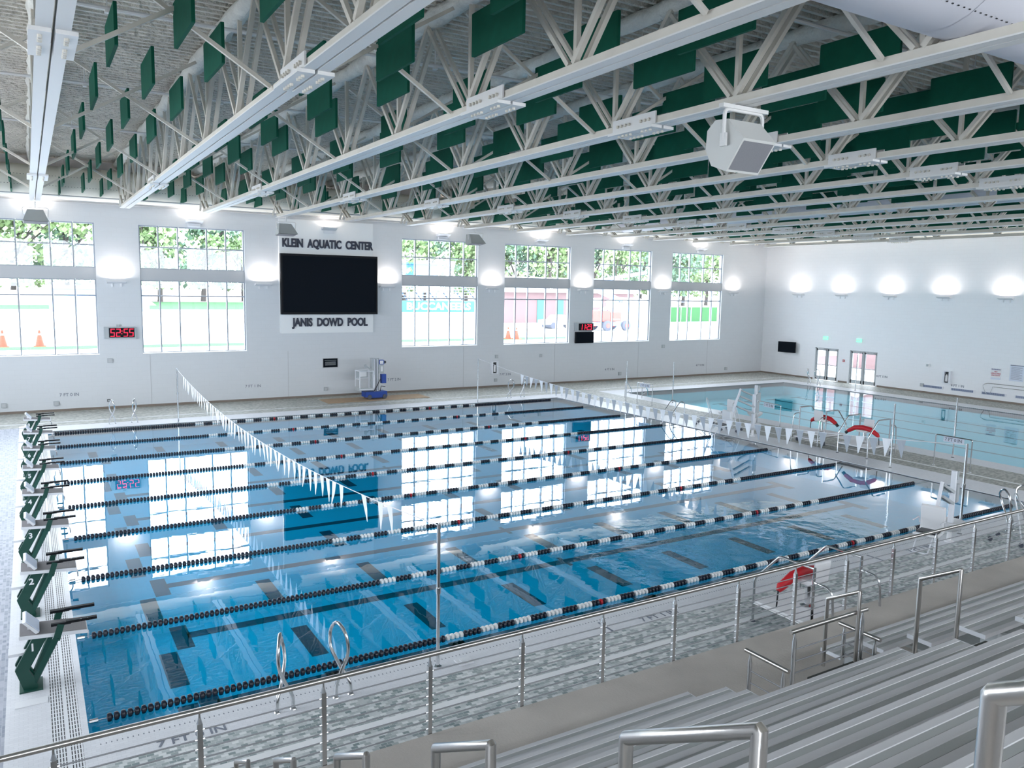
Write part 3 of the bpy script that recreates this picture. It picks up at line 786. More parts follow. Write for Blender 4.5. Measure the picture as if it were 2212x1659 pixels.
def flag_line(x, lo, label, alt, ya, yb, gaps):
    t = thing('pennant_line', (x, YN, FH), label, 'pennants', 'backstroke pennant lines')
    pts = [(0, (YF-YN)*i/40, sag(YN+(YF-YN)*i/40, lo)-FH) for i in range(41)]
    MB().tube(pts, .008, 5).build('line', 'flag_white', t)
    y = ya; i = 0
    while y < yb:
        if i not in gaps:
            z = sag(y+.13, lo)-FH; yy = y-YN; sw = random.uniform(-.06, .06) if alt else random.uniform(-.10, .10)
            b = MB(); hh = .46; w_ = .13 if alt else .11; dx = random.uniform(-.03, .05)
            za = sag(y+.13-w_, lo)-FH; zb = sag(y+.13+w_, lo)-FH; yc = yy+.13
            b.add([(0, yc-w_, za), (0, yc+w_, zb), (dx*.5, yc+w_*.52+sw*.4, z-hh*.5), (dx, yc+sw+.01, z-hh), (dx, yc+sw-.01, z-hh), (dx*.5+.015, yc-w_*.48+sw*.4, z-hh*.5), (.012, yc, z-.01)],
                  [(0, 6, 1, 2, 5), (5, 2, 3, 4)])
            o = b.build('pennant', 'flag_grey' if (alt and i % 2 == 0) else 'flag_white', t)
            md = o.modifiers.new('thick', 'SOLIDIFY'); md.thickness = .004
        y += .385 if alt else .40; i += 1
flag_line(4.57, .60, 'line of white pennants crossing the pool at left', False, .9, 21.4, (2, 4, 5))
flag_line(18.29, .66, 'line of white and grey pennants crossing the pool at right', True, .7, 18.9, (5,))

# ------------------------------------------------------------ ladders (figure-four grab rails)
def ladder(loc, rz, label, dx=.80):
    t = thing('pool_ladder', loc, label, 'pool ladder', 'steel pool ladders', rz)    # water lies on +Y
    for s in (0, 1):
        sx = 1 if s == 0 else -1; ox = 0 if s == 0 else dx+.21
        p = lambda a, y_, z_: (ox+sx*a, y_, z_)
        pts = [p(0, 0, 0), p(0, .0, .16), p(.10, .12, .36), p(.20, .30, .62), p(.16, .36, .86), p(.11, .22, 1.0), p(.04, .05, .86), p(.02, .0, .60), p(.13, .02, .34), p(.21, 0, .18), p(.21, 0, 0)]
        g = MB().tube(arc(pts, .12, 4), .025, 8).build('grab_rail', 'steel', t, True)
        MB().lathe([(.05, 0), (.045, .012), (.022, .03)], p(0, 0, 0), 'z', 12).lathe([(.05, 0), (.045, .012), (.022, .03)], p(.21, 0, 0), 'z', 12).build('floor_flange', 'steel', g, True)
ladder((2.16, -.96, 0), 0, 'steel pool ladder rails just behind the front railing')
ladder((3.14, 23.75, 0), PI, 'steel pool ladder rails on the far deck at left')
ladder((21.5, 24.35-.5, 0), PI, 'steel pool ladder rails on the far deck right of the lift')
ladder((19.6, -1.25, 0), 0, 'steel pool ladder rails at the right edge by the near lift', .9)
ladder((41.2, 20.9, 0), PI/2, 'steel pool ladder rails on the deck before the doors', .7)

def loop_rail(loc, rz, label, w=.55, h=.85, dpt=.8):
    t = thing('pool_handrail', loc, label, 'handrail', 'loop handrails on the strip between pools', rz)
    for s in (0, 1):
        x = s*w
        MB().tube(arc([(x, 0, 0), (x, 0, h*.9), (x, .15, h), (x, .3, h*.95), (x, dpt, .25), (x, dpt+.1, -.5)], .15), .02, 8).tube([(x, 0, h*.25), (x, dpt*.8, h*.25)], .015, 6).build('rail', 'steel', t, True)
loop_rail((23.9, 14.5, 0), PI/2, 'loop handrails at the pool edge left of the wheeled cart')
loop_rail((26.3, 21.5, 0), -.9, 'long sloping handrails entering the far pool', .9, .85, 1.6)

# wheeled carts on the strip
def cart(loc, rz, label):
    t = thing('equipment_cart', loc, label, 'cart', 'wheeled loop carts', rz)
    MB().tube(arc([(-.28, -.28, .14), (-.16, -.12, .78), (-.12, 0, 1.15), (.12, 0, 1.15), (.16, -.12, .78), (.28, -.28, .14)], .12), .018, 8).build('frame_loop', 'cart_alu', t, True)
    b = MB()
    for s in (-1, 1): b.tube([(s*.20, -.16, .55), (s*.26, .35, .12)], .016, 6).tube([(s*.27, -.28, .13), (s*.27, .35, .13)], .014, 6)
    b.tube([(-.27, -.28, .13), (.27, -.28, .13)], .014, 6); b.build('leg_frame', 'cart_alu', t, True)
    for x, y in ((-.28, -.28), (.28, -.28), (.27, .35), (-.27, .35)):
        MB().lathe([(.05, -.012), (.055, 0), (.05, .012)], (x, y, .055), 'x', 14).build('wheel', 'rubber', t, True)
cart((24.0, 13.3, 0), .6, 'wheeled loop cart on the strip left of the white pool lifts')
cart((23.9, 11.7, 0), .4, 'wheeled loop cart in front of the left lifeguard stand')
cart((18.75, -1.75, 0), .2, 'wheeled loop cart beside the near pool lift behind the railing')

# ------------------------------------------------------------ pool lifts
def pool_lift(loc, rz, label, raise_=0.0):
    t = thing('pool_lift', loc, label, 'pool lift', 'white pool access lifts', rz)
    MB().lathe([(.10, 0), (.10, .03), (.05, .05), (.05, .30)], (0, 0, 0), 'z', 14).build('base_post', 'seat_white', t, True)
    MB().lathe([(.12, .26), (.30, .40), (.33, .48), (.30, .50), (.10, .42)], (0, 0, 0), 'z', 20).build('base_cover', 'seat_white', t, True)
    MB().box(-.05, .05, -.05, .05, .45, 1.66).build('mast', 'alum_cap', t)
    MB().box(.05, .20, -.08, .08, .92, 1.34).box(.06, .16, -.06, .06, 1.45, 1.64).build('battery_box', 'lift_grey', t)
    MB().tube([(.11, 0, 1.3), (.11, 0, 1.5)], .022, 8).build('actuator', 'steel', t, True)
    for dz in (0, .26): MB().bar((0, -.035, 1.16-dz), (-.85, -.035, 1.48-dz), .035, .06).bar((0, .035, 1.16-dz), (-.85, .035, 1.48-dz), .035, .06).build('lift_arm', 'lift_grey', t)
    MB().bar((-.85, 0, 1.54), (-1.20, 0, .62), .06, .07).build('seat_hanger', 'alum_cap', t)
    st = MB().prism([(-1.28, .50), (-1.22, .54), (-1.25, 1.06), (-1.32, 1.10), (-1.37, 1.06), (-1.35, .60), (-1.37, .56), (-1.72, .54), (-1.80, .56), (-1.82, .52), (-1.72, .47)], 'y', -.24, .24).build('seat', 'seat_white', t)
    md = st.modifiers.new('b', 'BEVEL'); md.width = .02; md.segments = 2
    for s in (-1, 1): MB().tube(arc([(-1.27, s*.27, .66), (-1.34, s*.27, .80), (-1.72, s*.27, .80)], .05), .013, 6).build('armrest', 'alum_cap', t, True)
    MB().box(-1.7, -1.34, -.20, .20, .55, .575).build('seat_pad', 'dark', t)
    MB().tube(arc([(-1.74, -.15, .5), (-2.0, -.15, .22), (-2.1, -.15, .22), (-2.1, .15, .22), (-2.0, .15, .22), (-1.74, .15, .5)], .05), .014, 6).build('footrest', 'alum_cap', t, True)
pool_lift((17.5, -1.02, 0), .25, 'white pool lift with chair beside the near pole, behind the railing')
pool_lift((23.75, 10.5, 0), -.1, 'white pool lift on the strip between pools, nearer of the pair')
pool_lift((26.2, 12.6, 0), -.1, 'white pool lift on the strip between pools, farther of the pair')

# ------------------------------------------------------------ lifeguard stands
def guard_stand(loc, rz, label, tube_rz=0):
    t = thing('lifeguard_stand', loc, label, 'lifeguard chair', 'lifeguard stands', rz)   # water on +Y, back on -Y
    for x in (0, 1.18):
        h = MB().tube(arc([(x, 0, 0), (x, 0, .76), (x, -.50, 1.30), (x, -1.18, 1.30)], .07), .022, 8).tube([(x, -1.18, 0), (x, -1.18, 1.32)], .024, 8)
        h.tube(arc([(x, -1.18, 1.08), (x+.0, -1.52, 1.08), (x, -1.58, .4), (x, -1.58, .02)], .18), .02, 8).build('side_rail', 'steel', t, True)
    b = MB().box(.0, 1.18, -1.18, 0, .34, .38); b.build('platform', 'seat_white', t)
    MB().tube([(0, 0, .32), (0, -1.5, .32)], .02, 6).tube([(1.18, 0, .32), (1.18, -1.5, .32)], .02, 6).tube([(0, 0, .32), (1.18, 0, .32)], .02, 6).build('platform_frame', 'steel', t, True)
    MB().box(.05, 1.13, -1.55, -1.25, .20, .235).build('step', 'seat_white', t)
    for x in (0, 1.18): MB().lathe([(.05, 0), (.045, .012), (.03, .02)], (x, 0, 0), 'z', 10).lathe([(.07, -.02), (.075, 0), (.07, .02)], (x, -1.25, .075), 'x', 12).build('foot', 'rubber', t)
    MB().lathe([(.12, .38), (.12, .40), (.045, .42), (.045, .80)], (.6, -.62, 0), 'z', 12).build('seat_post', 'steel', t, True)
    s = MB().prism([(-.42, .80), (-.80, .80), (-.86, .84), (-.90, 1.22), (-.86, 1.24), (-.82, .90), (-.42, .86)], 'x', .40, .80).build('seat', 'seat_white', t)
    md = s.modifiers.new('b', 'BEVEL'); md.width = .025; md.segments = 2
    # rescue tube draped over the seat: rests on it, a thing of its own
    r = thing('rescue_tube', (0, 0, 0), 'red rescue tube on the '+label.replace('steel lifeguard stand', 'lifeguard stand'), 'rescue tube', 'red rescue tubes')
    mw = Matrix.Translation(loc) @ Matrix.Rotation(rz, 4, 'Z')
    r.matrix_world = mw @ Matrix.Translation((.6, -.52, .93)) @ Matrix.Rotation(tube_rz, 4, 'Z')
    MB().tube([(-.60, .02, -.22), (-.54, .02, -.16), (-.28, 0, -.01), (0, 0, .03), (.28, 0, -.01), (.50, .02, -.15), (.54, .02, -.18)], [.04, .075, .085, .085, .085, .07, .04], 10).build('float_body', 'rescue_red', r, True)
    MB().tube([(.50, .02, -.15), (.60, .02, -.24)], .055, 10).tube([(-.60, .02, -.22), (-.62, .02, -.50)], .014, 6).build('strap', 'dark', r, True)
guard_stand((10.02, -1.95, 0), 0, 'steel lifeguard stand behind the front railing near the bay', 0)
guard_stand((24.05, 5.67, 0), PI/2, 'steel lifeguard stand on the strip between pools, right one', .15)
guard_stand((25.85, 9.05, 0), -PI/2, 'steel lifeguard stand on the strip between pools, left one', 0)

# depth sign frames on the strip
def depth_frame(loc, rz, label, s='7 FT 0 IN', w=1.2):
    t = thing('sign_frame', loc, label, 'sign', 'depth signs on frames', rz)
    MB().tube(arc([(0, 0, 0), (0, 0, 1.05), (w, 0, 1.05), (w, 0, 0)], .05), .02, 8).build('frame_tube', 'steel', t, True)
    pl = MB().box(w/2-.33, w/2+.33, -.02, .02, .86, 1.03).build('sign_plate', 'sign_plate', t)
    text('sign_text', s, .145, (w/2, -.024, .945), NORTH, 'letter_grey', pl, .002, .002)
    MB().lathe([(.05, 0), (.05, .012)], (0, 0, 0), 'z', 10).lathe([(.05, 0), (.05, .012)], (w, 0, 0), 'z', 10).build('floor_flange', 'steel', t)
depth_frame((25.22, 4.0, 0), -PI/2, '7 FT 0 IN sign on a steel frame near the right edge')
depth_frame((26.0, 12.3, 0), -PI/2-.2, '7 FT 0 IN sign on a steel frame beside the pool lifts', w=1.5)
depth_frame((25.45, 19.5, 0), -PI/2+.1, 'depth sign on a steel frame at the far end of the strip', w=1.0)

# exercise rail at right wall
t = thing('stair_handrail', (XE, 10.4, 0), 'looped steel handrail against the right wall below the signs', 'handrail', None, 0)
MB().tube(arc([(-.1, -3, .97), (-.1, 1.9, .97), (-.1, 2.15, .85), (-.1, 1.9, .35)], .12), .018, 8).tube([(-.1, -3, .80), (-.1, 1.6, .80), (-.1, 1.7, .45)], .018, 8).build('rail', 'steel', t, True)

# deck lettering
for x, s in ((1.10, '7 FT 0 IN'), (8.75, '7 FT 1 IN'), (16.4, '7 FT 1 IN')):
    o = text('deck_marking', s, .21, (x, -1.0, .003), (0, 0, 0), 'letter_grey', None, .002, .003)
    tag(o, 'depth marking %s on the near coping, %s' % (s, {1.10: 'at the left end', 8.75: 'at the middle', 16.4: 'by the near lift'}[x]), 'sign', 'depth markings on the coping')
b = MB().box(7.62, 7.66, -1.12, -.72, 0, .004); tag(b.build('deck_line', 'letter_grey'), 'short dark line across the near coping left of 7 FT 1 IN', 'floor mark')
b = MB().box(14.9, 14.94, -1.12, -.72, 0, .004); tag(b.build('deck_line', 'letter_grey'), 'short dark line across the near coping right of the guard stand', 'floor mark')
b = MB().box(4.86, 5.1, -.98, -.78, 0, .02).box(4.92, 5.04, -.93, -.83, .02, .035); tag(b.build('deck_drain', 'white_tile'), 'square white deck fitting right of the centre flag pole', 'drain cover')

# ------------------------------------------------------------ personnel lift on plywood
tag(MB().box(11.6, 16.9, 25.55, 26.95, 0.0, .025).build('plywood_sheet', 'plywood'), 'tan plywood sheets on the far deck under the blue lift', 'plywood')
t = thing('personnel_lift', (14.05, 26.3, .025), 'blue and grey one-person mast lift parked on plywood', 'personnel lift')
MB().box(-.40, .72, -.30, .30, .10, .36).box(-.1, .72, -.26, .26, .05, .12).build('chassis', 'blue_lift', t)
for x, y in ((.58, -.32), (.58, .32), (-.2, -.30), (-.2, .30)): MB().lathe([(.10, -.03), (.11, 0), (.10, .03)], (x, y, .11), 'y', 14).build('wheel', 'rubber', t, True)
for i, x in enumerate((.10, .17, .24, .31)): MB().box(x, x+.05, -.13, .10, .36, 1.98).build('mast_section', 'lift_grey' if i % 2 else 'alum_cap', t)
MB().box(-.02, .09, -.16, .12, 1.2, 2.02).box(.0, .44, .08, .13, .36, 2.0).build('mast_cover', 'lift_grey', t)
MB().box(.34, .60, -.16, .06, 1.25, 1.72).build('motor_box', 'lift_grey', t); MB().box(.36, .60, -.20, .06, 1.70, 1.92).build('drum_box', 'blue_lift', t)
MB().box(.38, .56, -.205, -.2, 1.73, 1.89).box(.44, .54, -.165, -.16, 1.35, 1.60).build('label_plate', 'seat_white', t)
MB().lathe([(.07, 0), (.07, .03)], (.68, -.1, 1.80), 'y', 12).build('wheel_knob', 'dark', t)
MB().box(.50, .72, -.18, .08, .75, 1.20).build('tool_bag', 'blue_lift', t)
MB().tube([(.1, -.15, .38), (.42, -.2, 1.0)], .02, 6).tube([(.40, -.15, .36), (.44, -.2, .62), (.66, -.2, .58)], .018, 6).build('push_handle', 'dark', t)
MB().box(-.72, .02, -.32, .30, .46, .50).box(-.72, .02, -.34, -.32, .46, .58).box(-.74, -.72, -.34, .30, .42, .60).build('cage_floor', 'lift_grey', t)
b = MB()
for x, y in ((-.72, -.33), (-.02, -.33), (-.72, .29), (-.02, .29)): b.bar((x, y, .46), (x, y, 1.42), .035, .035)
for z in (1.40, 1.0): b.bar((-.72, .29, z), (-.02, .29, z), .03, .03).bar((-.72, -.33, z), (-.72, .29, z), .03, .03)
b.bar((-.72, -.33, 1.40), (-.02, -.33, 1.40), .03, .03).bar((-.02, -.33, .50), (-.72, -.33, .50), .05, .05)
b.build('cage_rail', 'alum_cap', t); MB().box(-.70, -.1, .26, .28, 1.02, 1.38).build('cage_panel', 'lift_grey', t); MB().box(-.5, -.15, .25, .262, 1.08, 1.30).build('placard', 'seat_white', t)
MB().bar((-.02, 0, 1.44), (-.28, 0, 1.62), .06, .05).box(-.36, -.26, -.06, .06, 1.52, 1.7).build('control_arm', 'lift_grey', t)

# ------------------------------------------------------------ front cable railing
t = thing('cable_railing', (0, -3.30, .6), 'long steel cable railing along the front of the stands', 'railing')
posts = [2.04+1.2195*k for k in range(-6, 20)]
MB().tube([(XW+1, 0, .93), (26, 0, .93)], .028, 12).build('top_rail', 'steel_brushed', t, True)
pm = MB(); pm.box(-.025, .025, -.022, .022, -.02, .80).lathe([(.027, .80), (.012, .86), (.009, .93)], (0, 0, 0), 'z', 8)
pmm = pm.mesh('post', 'steel', False)
for x in posts: link('post', pmm, t, (x, 0, 0))
fit = MB()
for j in range(8): fit.lathe([(.009, -.045), (.009, .045)], (0, 0, .055+j*.097), 'x', 6)
fm_ = fit.mesh('cable_fitting', 'steel')
for x in posts: link('cable_fitting', fm_, t, (x, 0, 0))
for j in range(8): MB().tube([(XW+1, 0, .055+j*.097), (26, 0, .055+j*.097)], .0075, 6).build('cable', 'cable_steel', t)

def short_rail(a, c, h, n, label, grp='short rails round the wheelchair bay'):
    a = Vector(a); c = Vector(c); t = thing('cable_railing', a, label, 'railing', grp); d = c-a; u = d.normalized()
    MB().tube([-u*.07+Vector((0, 0, h)), d+u*.07+Vector((0, 0, h))], .026, 12).build('top_rail', 'steel_brushed', t, True)
    for p in (Vector((0, 0, 0)), d):
        MB().lathe([(.025, 0), (.025, h-.13), (.012, h-.06), (.009, h)], p, 'z', 10).build('post', 'steel', t, True)
    for j in range(n):
        z = h-.22-j*.14
        if z > .04: MB().tube([Vector((0, 0, z)), d+Vector((0, 0, z))], .0075, 6).build('cable', 'cable_steel', t)
short_rail((6.47, -5.03, .6), (6.47, -5.50, .6), .94, 6, 'short cable rail at the left side of the wheelchair bay')
short_rail((8.08, -5.08, .6), (8.08, -5.50, .6), .94, 6, 'short cable rail at the right side of the wheelchair bay')
short_rail((6.72, -5.42, .6), (7.92, -5.42, .6), 1.29, 7, 'longer cable rail across the back of the wheelchair bay')

# ------------------------------------------------------------ bleachers
SP, SR, SY, SZ = .578, .324, -4.60, 1.005
def seat_plank(x0, x1, k, parent, name='seat_plank'):
    y = SY-SP*k; z = SZ+SR*k
    b = MB(); w_ = .30
    pr_ = [(y, z-.045), (y, z-.006), (y-.006, z), (y-.055, z), (y-.06, z-.006), (y-.11, z-.006), (y-.115, z), (y-.17, z), (y-.175, z-.006), (y-.235, z-.006), (y-.24, z), (y-w_, z), (y-w_, z-.045)]
    b.prism(pr_, 'x', x0, x1); o = b.build(name, 'alum_light', parent)
    MB().box(x0, x1, y-.11, y-.06, z-.0055, z-.003).box(x0, x1, y-.235, y-.175, z-.0055, z-.003).build('plank_shade_strip', 'alum_dark', o)  # darker strips put the ribs' uneven reflections into the colour
    for xe in (x0, x1): MB().box(min(xe, xe+(.006 if xe == x1 else -.006)), max(xe, xe+(.006 if xe == x1 else -.006)), y-w_, y, z-.05, z-.001).build('end_cap', 'alum_cap', o)
def bleacher(label, x0f, x1f, rows):
    t = thing('bleacher', (0, 0, 0), label, 'bleacher', 'aluminium bleacher sections')
    for k in rows:
        x0 = x0f(k); x1 = x1f(k); seat_plank(x0, x1, k, t)
        y = SY-SP*k; z = SZ+SR*k-.42
        MB().box(x0+(1.3 if x0 > 8 else 0), x1, y-.06, y+.24, z-.04, z).build('foot_board', 'alum_dark', t)
        if x0 == 1.55:
            zz = SZ+SR*k; e_ = x1-.35
            MB().box(x0, e_, y-.60, y-.315, zz-.05, zz-.012).build('back_board', 'alum_light', t)
            MB().box(x0, e_, y-.47, y-.38, zz-.012, zz-.010).build('plank_shade_strip', 'alum_dark', t)  # weaker reflection along the board, painted as a darker strip
        b = MB(); x = x0+.4
        while x < x1: b.box(x-.03, x+.03, y-.24, y-.06, .6, z+.37); x += 1.9
        b.build('support_post', 'lift_grey', t)
bleacher('aluminium bleacher section in the bottom centre of the view', lambda k: 1.55, lambda k: 5.93 if k < 2 else 5.60 if k == 2 else 7.18, range(0, 11))
bleacher('aluminium bleacher section beyond the second aisle, at the right edge', lambda k: 8.30, lambda k: 21.0, range(0, 11))
bleacher('aluminium bleacher section left of the first aisle, under the camera', lambda k: XW+.6, lambda k: .45, range(0, 9))
# aisle steps
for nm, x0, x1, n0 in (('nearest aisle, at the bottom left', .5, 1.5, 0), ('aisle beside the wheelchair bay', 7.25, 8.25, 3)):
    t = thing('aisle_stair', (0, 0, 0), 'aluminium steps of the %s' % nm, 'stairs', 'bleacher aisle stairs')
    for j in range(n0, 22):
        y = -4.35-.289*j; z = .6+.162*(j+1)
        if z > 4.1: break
        MB().box(x0, x1, y-.289, y, z-.04-.12*(n0 > 0), z-.12*(n0 > 0)).build('tread', 'shaded_step' if n0 else 'alum_dark', t)  # second-aisle treads carry the under-bleacher shade in their colour
# aisle handrail loops
def loop(x, yf, zf_, L_, label, r=.0215):
    t = thing('aisle_handrail', (x, yf, zf_), label, 'handrail', 'aisle handrail loops'); s = .56
    MB().tube(arc([(0, 0, -.86), (0, 0, 0), (0, -L_, s*L_), (0, -L_, s*L_-.86)], .004, 1), r, 16).build('handrail_tube', 'steel_brushed', t, True)
ln = ['nearest the camera, cut by the right edge', 'second nearest, large at the bottom right of centre', 'third nearest along the bottom edge', 'fourth nearest along the bottom edge', 'fifth nearest along the bottom edge', 'lowest and smallest at the bottom edge']
for j, (yf, zf_) in enumerate(((-10.32, 4.93), (-9.35, 4.345), (-8.11, 3.655), (-6.81, 2.91), (-5.43, 2.13), (-4.04, 1.355))):
    loop(1.0, yf, zf_, .47, 'steel aisle handrail loop, '+ln[j])
loop(7.78, -6.17, 2.55, .43, 'steel handrail loop in the second aisle, right one', .024)
loop(7.78, -5.03, 1.92, .43, 'steel handrail loop in the second aisle, left one behind the short rails', .024)

# ------------------------------------------------------------ outside
GZ = 1.2
struct(MB().box(-200, 260, YW+.35, 128, GZ-.3, GZ).box(XE+.36, 120, -80, YW+.35, -.5, -.05).box(-120, XW-.36, -80, YW+.35, -.5, -.05).box(XW-.4, XE+.4, -90, YS-.36, -.5, -.05).build('paved_ground', 'ground_white'))
struct(MB().box(-200, 60, 128, 178, GZ-.3, GZ+.02).build('grass_field', 'grass'))
struct(MB().box(-200, 300, 178, 420, GZ-.3, GZ+.01).box(60, 300, 128, 178, GZ-.3, GZ).build('dirt_ground', 'ground_dirt'))
struct(MB().prism([(150, GZ), (176, GZ+2.2), (182, GZ+2.2), (200, GZ)], 'x', -60, 20).build('dirt_bank', 'ground_dirt'))
struct(MB().box(-30, 44, 47.5, 50, GZ, GZ+.02).build('grass_verge', 'grass'))

def cone(x, y, label, grp='traffic cones', s=1.0):
    t = thing('traffic_cone', (x, y, GZ), label, 'traffic cone', grp)
    MB().box(-.36*s, .36*s, -.36*s, .36*s, 0, .05).build('base', 'cone', t)
    MB().lathe([(.27*s, .05), (.12*s, .75*s)], (0, 0, 0), 'z', 12).build('cone_body', 'cone', t, True)
    MB().lathe([(.12*s, .76*s), (.10*s, .86*s)], (0, 0, 0), 'z', 12).build('reflective_band', 'seat_white', t)
    MB().lathe([(.09*s, .87*s), (.06*s, 1.08*s)], (0, 0, 0), 'z', 12).build('cone_tip', 'cone', t)
cone(-1.92, 50.6, 'orange traffic cone outside the leftmost window, left one')
cone(.16, 50.4, 'orange traffic cone outside the leftmost window, right one')
for i, (x, y) in enumerate(((34.7, 49.0), (35.3, 48.6), (35.9, 48.2))): cone(x, y, 'orange cone in the row outside the fourth window, %s' % ['left', 'middle', 'right'][i], 'cones outside the fourth window', .95)

# boom lift
t = thing('boom_lift', (53.9, 58.5, GZ), 'red boom lift with blue arms outside the fifth window', 'boom lift')
MB().box(-2.3, 2.2, -1.0, 1.0, .55, .95).build('chassis', 'boom_blue', t)
for x in (-1.0, 1.6):
    for y in (-1.2, 1.2):
        w = MB().lathe([(.45, -.2), (.56, -.14), (.56, .14), (.45, .2)], (x, y, .56), 'y', 20).build('wheel', 'rubber', t, True)
        MB().lathe([(.25, -.23), (.25, .23)], (x, y, .56), 'y', 14).build('wheel_hub', 'boom_red', w)
c = MB().box(-2.2, -.5, -1.1, 1.1, 1.0, 2.15).box(-.45, 1.0, -1.1, 1.1, 1.0, 2.0).build('turntable_body', 'boom_red', t)
MB().box(-.3, .8, -1.12, -1.1, 1.2, 1.3).build('stripe', 'seat_white', t)
MB().bar((-1.2, 0, 2.1), (1.9, 0, 3.0), .3, .35).bar((-.1, 0, 2.2), (1.6, 0, 3.5), .25, .2).build('lower_arm', 'boom_blue', t)
MB().bar((1.9, 0, 3.2), (-2.6, 0, 5.0), .3, .35).bar((1.2, -.1, 3.2), (-2.0, -.1, 4.3), .2, .2).build('middle_arm', 'boom_blue', t)
MB().bar((-2.4, .2, 5.2), (5.4, .2, 6.4), .3, .35).build('upper_arm', 'boom_blue', t)

t = thing('truck', (50.9, 63, GZ), 'white pickup truck with trailer parked outside the fourth window', 'vehicle')
MB().prism([(-2.6, .45), (-2.6, .95), (-1.5, 1.0), (-.9, 1.5), (.5, 1.5), (.7, 1.0), (2.6, 1.0), (2.6, .45)], 'y', -.9, .9).build('truck_body', 'vehicle_white', t)
MB().box(-.8, .3, -.92, .92, 1.08, 1.4).build('truck_window', 'boom_blue', t)
for x in (-1.7, 1.2, 1.9): MB().lathe([(.36, -.95), (.36, .95)], (x, 0, .36), 'y', 14).build('wheel', 'rubber', t, True)

# brick building behind windows four and five
t = thing('brick_building', (0, 0, GZ), 'low red brick building with a pale roof outside the fourth and fifth windows', 'building')
MB().box(51, 72, 76, 78.5, 0, 4.0).build('wall', 'brick_red', t)
MB().prism([(75.2, 3.9), (78.5, 5.9), (79, 5.9), (79, 3.9)], 'x', 50, 73).build('roof', 'roof_pale', t)
for x in (56.0, 59.0): MB().box(x, x+1.1, 75.9, 76, 0, 3.0).build('door', 'green_door', t)
for x in (61.0, 63.0, 65.0, 68.5, 70): MB().box(x, x+1.3, 75.9, 76, 2.0, 3.3).build('window', 'seat_white', t)
t = thing('equipment_shed', (60.9, 63, GZ), 'mauve metal shed right of the boom lift', 'building')
MB().box(-1.4, 2.2, 0, 3, 0, 2.9).build('wall', 'boom_blue', t); MB().prism([(-.2, 2.9), (1.5, 3.5), (3.2, 2.9)], 'x', -1.6, 2.4).build('roof', 'roof_pale', t)
t = thing('field_house', (5.5, 118, GZ), 'low grey-blue building beyond the field, seen through the leftmost window', 'building')
MB().box(-3.2, 9.5, 0, 8, 0, 3.2).build('wall', 'boom_blue', t); MB().box(-3.6, 10, -.6, 8.6, 3.2, 3.6).build('roof', 'roof_pale', t)
# stadium seating and press box and banner
t = thing('stadium_stand', (0, 0, GZ), 'steel stadium seating behind the green banner outside the third window', 'grandstand')
b = MB()
for i in range(8): b.box(56, 86, 128+i*1.2, 129+i*1.2, 1.0+i*.55, 1.12+i*.55)
b.build('seat_row', 'lift_grey', t); b = MB()
for x in range(56, 88, 3): b.bar((x, 128, 0), (x, 137, 5), .2, .2).bar((x, 137, 0), (x, 137, 5.5), .2, .2).bar((x, 128, 1), (x+3, 137, 0), .12, .12)
b.build('support_frame', 'boom_blue', t)
t = thing('press_box', (62, 150, GZ), 'blue press box above the stadium seating, outside the third window', 'building')
MB().box(0, 15.5, 0, 4, 6.8, 9.2).build('wall', 'press_blue', t); MB().box(-.4, 16, -.5, 4.5, 9.2, 9.5).build('roof', 'press_blue', t)
MB().box(1, 8, -.05, 0, 7.9, 8.8).build('window_band', 'seat_white', t)
for x in (1, 14): MB().bar((x, 2, 0), (x, 2, 6.8), .4, .4).build('support_column', 'boom_blue', t)
t = thing('fence_banner', (52.5, 115, GZ), 'teal fence banner with large white letters outside the third window', 'banner', None, -.04)
MB().box(0, 17.5, 0, .1, 0, 1.95).build('banner_cloth', 'teal_banner', t)
text('banner_text', 'BUCCANEERS', 1.75, (8.3, -.05, .95), NORTH, 'seat_white', t, .02, .05, squash=1.12)
b = MB()
for x in range(0, 18, 3): b.bar((x, .1, 0), (x, .1, 2.0), .08, .08)
b.build('fence_post', 'lift_grey', t)
t = thing('green_fence', (74, 75, GZ), 'pale green fence outside the rightmost window', 'fence')
MB().box(0, 20, 0, .05, .0, 2.1).build('mesh_panel', 'grass', t); b = MB()
for x in range(0, 21, 2): b.bar((x, -.05, 0), (x, -.05, 2.3), .08, .08)
b.build('fence_post', 'lift_grey', t)
t = thing('playground_frame', (71, 66, GZ), 'thin steel tube frame outside the rightmost window', 'frame')
MB().tube([(0, 0, 0), (0, 0, 3), (2.4, 0, 3), (2.4, 0, 0)], .06, 6).tube([(6, 0, 0), (6, 0, 3), (7.5, 0, 3), (7.5, 0, 0)], .06, 6).build('tube_frame', 'boom_blue', t)
# wall and furniture beyond the east doors
struct(MB().box(54, 54.3, 5, 40, -.05, 4.2).build('courtyard_wall', 'brick_red'))
t = thing('patio_umbrella', (52, 26.0, 0), 'patio umbrella and post seen through the right pair of doors', 'umbrella')
MB().tube([(0, 0, 0), (0, 0, 1.8)], .03, 6).build('pole', 'steel', t); MB().lathe([(.9, 1.6), (.05, 1.95)], (0, 0, 0), 'z', 12).build('canopy', 'vehicle_white', t)

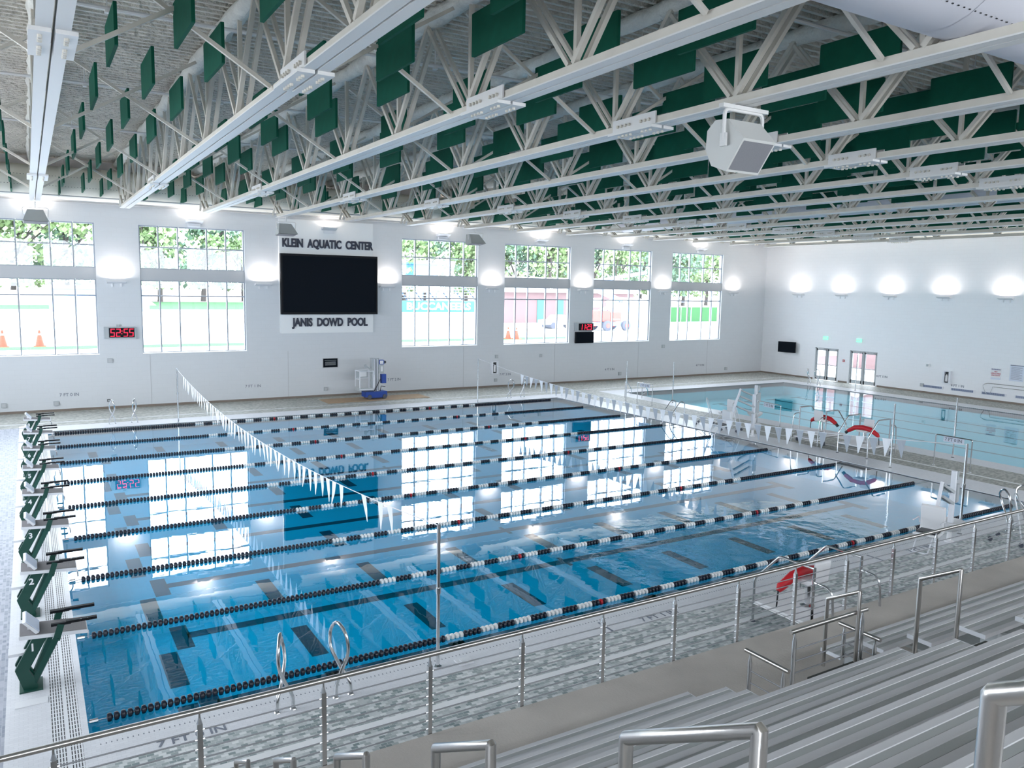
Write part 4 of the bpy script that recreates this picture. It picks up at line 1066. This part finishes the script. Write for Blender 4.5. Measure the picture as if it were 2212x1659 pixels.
# trees
def tree(x, y, h, w, leaf, label, grp, n=900, seed=0):
    rnd = random.Random(seed); t = thing('tree', (x, y, GZ), label, 'tree', grp)
    b = MB(); tips = []
    def grow(p, d, L_, r, dep):
        q = p+d*L_; b.tube([p, (p+q)/2+Vector((rnd.uniform(-1, 1), 0, 0))*L_*.05, q], [r, r*.85, r*.65], 5)
        if dep == 0: tips.append(q); return
        for _ in range(3):
            nd = (d+Vector((rnd.uniform(-.8, .8)*w, rnd.uniform(-.8, .8)*w, rnd.uniform(-.1, .5)))).normalized(); grow(q, nd, L_*rnd.uniform(.6, .85), r*.6, dep-1)
    grow(Vector((0, 0, 0)), Vector((0, 0, 1)), h*.3, h*.025, 3)
    b.build('trunk', 'bark', t); lf = MB()
    blobs = [(Vector((rnd.gauss(0, .19), rnd.gauss(0, .19), rnd.uniform(.14, .86)))*h, rnd.uniform(.08, .15)*h) for _ in range(16)]
    for i in range(n):
        if i % 3 == 0: c = rnd.choice(tips)+Vector((rnd.gauss(0, 1), rnd.gauss(0, 1), rnd.gauss(0, 1)))*h*.055
        else:
            p, r_ = rnd.choice(blobs); c = p+Vector((rnd.gauss(0, 1), rnd.gauss(0, 1), rnd.gauss(0, .8)))*r_*.6
        if c.z < .12*h: c.z = rnd.uniform(.12, .5)*h
        s = h*rnd.uniform(.010, .024); a = Vector((rnd.gauss(0, 1), rnd.gauss(0, 1), rnd.gauss(0, 1))).normalized(); u = a.orthogonal().normalized()*s; v = a.cross(u).normalized()*s*.7
        lf.quad(c-u-v, c+u-v, c+u+v, c-u+v)
    o = lf.build('foliage', leaf, t)
trees = []
for i in range(26):
    x = -14+i*6.6+random.uniform(-1.5, 1.5); y = 158+random.uniform(0, 22)+ (20 if i < 9 else 0)
    sc = (y+11)/139
    x = CX+(x-CX)*sc
    trees.append((x, y, (17+random.uniform(-2, 3))*sc))
for i, (x, y, h) in enumerate(trees):
    where = 'the leftmost window' if i < 4 else 'the second window' if i < 8 else 'the third window' if i < 13 else 'the fourth window' if i < 17 else 'the fifth window' if i < 21 else 'the rightmost window'
    tree(x, y, h, 1.0, 'leaf' if i % 3 else 'leaf_dark', '%s leafy tree far outside, seen through %s' % ('light green' if i % 3 else 'darker green', where), 'trees beyond the field', 2200, i)
